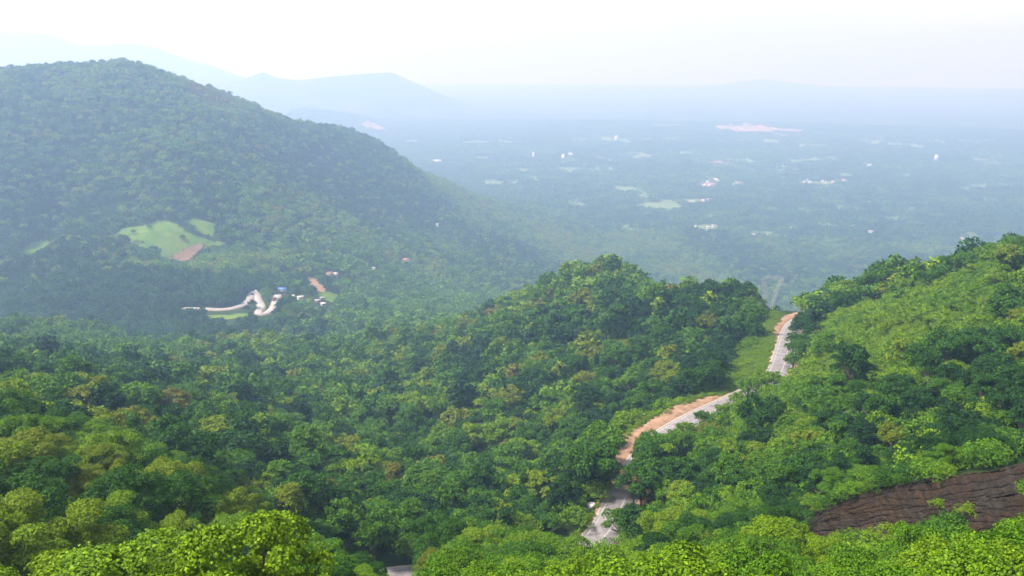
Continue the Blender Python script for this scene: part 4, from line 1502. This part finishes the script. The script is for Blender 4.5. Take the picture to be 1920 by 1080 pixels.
def building(site, i):
    x, y, z, wm, h_, kind, label, group, D = site
    rg = np.random.default_rng(2000 + i)
    near_ = D < 1500
    d_ = wm * (rg.uniform(0.5, 0.8) if kind != 'tower' else 0.9)
    nm = {'tower': 'tower_block', 'blue': 'shed'}.get(kind, 'house')
    e = bpy.data.objects.new(nm, None); COL.objects.link(e)
    e.location = (x, y, z)
    e.rotation_euler = (0, 0, math.atan2(-x, y) + rg.uniform(-0.35, 0.35))
    tag(e, SITE_LABEL[i], 'building' if kind == 'tower' else 'shed' if kind == 'blue' else 'house', group)
    boxes('wall', [(-wm / 2, wm / 2, -d_ / 2, d_ / 2, -3, h_)], WALLM[kind], e)
    if kind == 'tower':
        boxes('roof', [(-wm / 2 - 0.4, wm / 2 + 0.4, -d_ / 2 - 0.4, d_ / 2 + 0.4, h_ + 0.003, h_ + 0.9), (-wm / 6, wm / 6, -d_ / 6, d_ / 6, h_ + 0.903, h_ + 3.5)], ROOFM[kind], e)
    else:
        gable('roof', wm, d_, h_ - 0.1, d_ * (0.22 if kind != 'blue' else 0.12), 0.7, 0.22, ROOFM[kind], e)
    if near_:
        for q_ in (-0.3, 0.3):
            boxes('window', [(wm * q_ - 0.7, wm * q_ + 0.7, -d_ / 2 - 0.06, -d_ / 2 - 0.004, 1.0, 2.2)], GLASS, e)
        boxes('door', [(-0.55, 0.55, -d_ / 2 - 0.07, -d_ / 2 - 0.004, 0, 2.1)], DOORM, e)


SITE_LABEL = {}
ADJ = {'red': 'red roofed', 'pink': 'pink roofed', 'white': 'white'}
buckets = {}
for i, st in enumerate(SITES):
    if '%s' in st[6]:
        buckets.setdefault(st[6] % ADJ[st[5]], []).append(i)
    else:
        SITE_LABEL[i] = st[6]
for key, ids in buckets.items():
    parts_ = [('', ids)]
    if len(ids) > 12:
        far_ = sorted(ids, key=lambda i: -SITES[i][8])
        parts_ = [('farther ', far_[:len(ids) // 2]), ('nearer ', far_[len(ids) // 2:])]
    for pre, sub_ in parts_:
        sub_ = sorted(sub_, key=lambda i: SITES[i][0] / SITES[i][1])
        for n_, i in enumerate(sub_):
            SITE_LABEL[i] = pre + key if len(sub_) == 1 else ('rightmost' if n_ == len(sub_) - 1 else ORD[n_]) + ' ' + pre + key
for i, st in enumerate(SITES):
    building(st, i)

# ------------------------------------------------------------------ lattice tower behind the saddle
STEEL = paint('galvanised_steel', (0.50, 0.47, 0.47), 0.5)
px_, py_, _ = at(1447, 540, 505)
pz_ = float(height(np.array([px_]), np.array([py_]))[0])
top_z = at(1447, 522, 505)[2]
Ht = top_z - pz_
py_e = bpy.data.objects.new('transmission_tower', None); COL.objects.link(py_e)
py_e.location = (px_, py_, pz_); py_e.rotation_euler = (0, 0, 0.25)
tag(py_e, 'hazy steel lattice tower with V shaped head behind the top bend', 'pylon')


def bars(name, segs, rad, parent):
    Vs, Qs, o = [], [], 0
    for a, b in segs:
        V, Q = tube([a, b], [rad, rad], 4)
        Vs.append(V); Qs.append(Q + o); o += len(V)
    return link(name, mesh_np(name, np.vstack(Vs), np.vstack(Qs), None, [STEEL]), parent)


wz = Ht * 0.60
bw, ww = 4.6, 1.1
for sx, sy in ((-1, -1), (1, -1), (1, 1), (-1, 1)):
    bars('leg', [((sx * bw, sy * bw, -1), (sx * ww, sy * ww, wz))], 0.17, py_e)
for sx in (-1, 1):
    segs = []
    A_ = [np.array((sx * 0.5 * ww + sx * ww * 0.5, sy * ww, wz)) for sy in (-1, 1)]
    B_ = [np.array((sx * 7.2, sy * 0.8, Ht)) for sy in (-1, 1)]
    C_ = [np.array((sx * 5.4, sy * 0.8, Ht)) for sy in (-1, 1)]
    D_ = [np.array((sx * 0.3, sy * ww, wz)) for sy in (-1, 1)]
    for k_ in (0, 1):
        segs += [(A_[k_], B_[k_]), (D_[k_], C_[k_])]
        for t in np.linspace(0.1, 0.95, 6):
            segs.append((A_[k_] * (1 - t) + B_[k_] * t, D_[k_] * (1 - t + 0.08) + C_[k_] * (t - 0.08)))
    bars('arm', segs, 0.10, py_e)
segs = []
for sy in (-0.8, 0.8):
    segs += [((-8, sy, Ht), (8, sy, Ht)), ((-6, sy, Ht + 1.2), (6, sy, Ht + 1.2))]
    for q_ in range(-3, 3):
        segs += [((q_ * 2.0, sy, Ht), (q_ * 2.0 + 1, sy, Ht + 1.2)), ((q_ * 2.0 + 1, sy, Ht + 1.2), (q_ * 2.0 + 2, sy, Ht))]
bars('cross_beam', segs, 0.05, py_e)
segs = []
lev = np.linspace(0, 1, 8)
for k_ in range(7):
    h0, h1 = lev[k_] * wz, lev[k_ + 1] * wz
    w0, w1 = bw + (ww - bw) * lev[k_], bw + (ww - bw) * lev[k_ + 1]
    cs0 = [(-w0, -w0, h0), (w0, -w0, h0), (w0, w0, h0), (-w0, w0, h0)]
    cs1 = [(-w1, -w1, h1), (w1, -w1, h1), (w1, w1, h1), (-w1, w1, h1)]
    for q_ in range(4):
        segs += [(cs0[q_], cs1[(q_ + 1) % 4]), (cs0[(q_ + 1) % 4], cs1[q_]), (cs1[q_], cs1[(q_ + 1) % 4])]
tag(bars('bracing', segs, 0.08, py_e), kind='stuff')

# ------------------------------------------------------------------ parapet stones, boulders, vehicles
WHITE = paint('whitewash', (0.78, 0.78, 0.76)); BLACK = paint('black_band_paint', (0.03, 0.03, 0.03))
for n_, (r, lab) in enumerate([(203.0, 'farther whitewashed parapet stone with black band at the edge of the hidden road'), (200.5, 'nearer whitewashed parapet stone with black band at the edge of the hidden road')]):
    q = int(np.argmin(np.abs(road_r - r)))
    e = bpy.data.objects.new('parapet_stone', None); COL.objects.link(e)
    e.location = (road[q, 0] + nr[q, 0] * (HW + 1.5), road[q, 1] + nr[q, 1] * (HW + 1.5), road[q, 2])
    e.rotation_euler = (0, 0, math.atan2(nr[q, 1], nr[q, 0]))
    tag(e, lab, 'parapet stone', 'parapet stones by the road')
    boxes('block', [(-0.25, 0.25, -0.8, 0.8, -0.5, 0.45), (-0.25, 0.25, -0.8, 0.8, 0.75, 1.1)], WHITE, e)
    boxes('band', [(-0.26, 0.26, -0.81, 0.81, 0.453, 0.747)], BLACK, e)
grey_rock = simple_mat('pale_boulder', [(0.3, (0.22, 0.20, 0.19)), (0.7, (0.42, 0.39, 0.38))], 1.3, 0.9, 0.6)


def boulder(r, off, size, label, seed):
    q = int(np.argmin(np.abs(road_r - r)))
    bm = bmesh.new()
    bmesh.ops.create_icosphere(bm, subdivisions=3, radius=1)
    rg = np.random.default_rng(seed)
    pl = [(unit(rg.standard_normal(3)), rg.uniform(0.55, 0.85)) for _ in range(9)]
    for v in bm.verts:
        c = np.array(v.co)
        for n__, d__ in pl:
            ex = c @ n__ - d__
            if ex > 0:
                c = c - n__ * ex
        v.co = c * [1.3 * size, size, 0.8 * size]
    me = bpy.data.meshes.new('boulder'); bm.to_mesh(me); bm.free(); me.materials.append(grey_rock)
    x, y = road[q, 0] + nr[q, 0] * off, road[q, 1] + nr[q, 1] * off
    o = link('boulder', me, None, (x, y, float(height(np.array([x]), np.array([y]))[0]) + 0.3 * size))
    tag(o, label, 'boulder')


boulder(206, -HW - 3.2, 1.4, 'pale grey boulder on the bank right of the hidden road', 3)
boulder(182, HW + 2.6, 1.1, 'pale grey boulder at the upper end of the lowest road stretch', 4)

TYRE = paint('tyre_rubber', (0.02, 0.02, 0.02))


def vehicle(q, off, L, W, H, colour, label, cat, name):
    nh = normals(hair)
    e = bpy.data.objects.new(name, None); COL.objects.link(e)
    e.location = (hair[q, 0] + nh[q, 0] * off, hair[q, 1] + nh[q, 1] * off, hair[q, 2] + 0.02)
    e.rotation_euler = (0, 0, math.atan2(nh[q, 1], nh[q, 0]) - PI / 2)
    tag(e, label, cat)
    bm_ = paint(name + '_paint', colour, 0.4)
    bd = boxes('body', [(-L / 2, L / 2, -W / 2, W / 2, 0.35, H * 0.58)], bm_, e)
    mb = bd.modifiers.new('bevel', 'BEVEL'); mb.width = 0.12; mb.segments = 2
    cb = boxes('cabin', [(-L * 0.32, L * 0.22, -W * 0.44, W * 0.44, H * 0.58 + 0.002, H)], bm_, e)
    mb = cb.modifiers.new('bevel', 'BEVEL'); mb.width = 0.2; mb.segments = 2
    boxes('window', [(-L * 0.30, L * 0.20, -W * 0.445, -W * 0.441, H * 0.62, H * 0.88)], GLASS, e)
    boxes('window', [(-L * 0.30, L * 0.20, W * 0.441, W * 0.445, H * 0.62, H * 0.88)], GLASS, e)
    for sx in (-0.32, 0.32):
        for sy in (-0.5, 0.5):
            V, Q = tube([(L * sx, W * sy - 0.11, 0.33), (L * sx, W * sy + 0.11, 0.33)], [0.33, 0.33], 12)
            link('wheel', mesh_np('wheel', V, Q, None, [TYRE]), e)


def hair_near(px, py):
    hx, hy, _ = project(hair)
    return int(np.argmin((hx - px) ** 2 + ((hy - py) * 2) ** 2))


vehicle(hair_near(478, 548), 1.5, 4.2, 1.8, 1.7, (0.75, 0.75, 0.75), 'white car at the top of the first hairpin bend', 'car', 'car')
vehicle(hair_near(476, 553), -1.5, 4.4, 1.8, 1.7, (0.04, 0.04, 0.05), 'dark car behind the white one at the first hairpin bend', 'car', 'car')
vehicle(hair_near(518, 562), 1.2, 7.5, 2.4, 3.2, (0.35, 0.05, 0.04), 'dark red van on the second arm of the hairpin road', 'van', 'van')
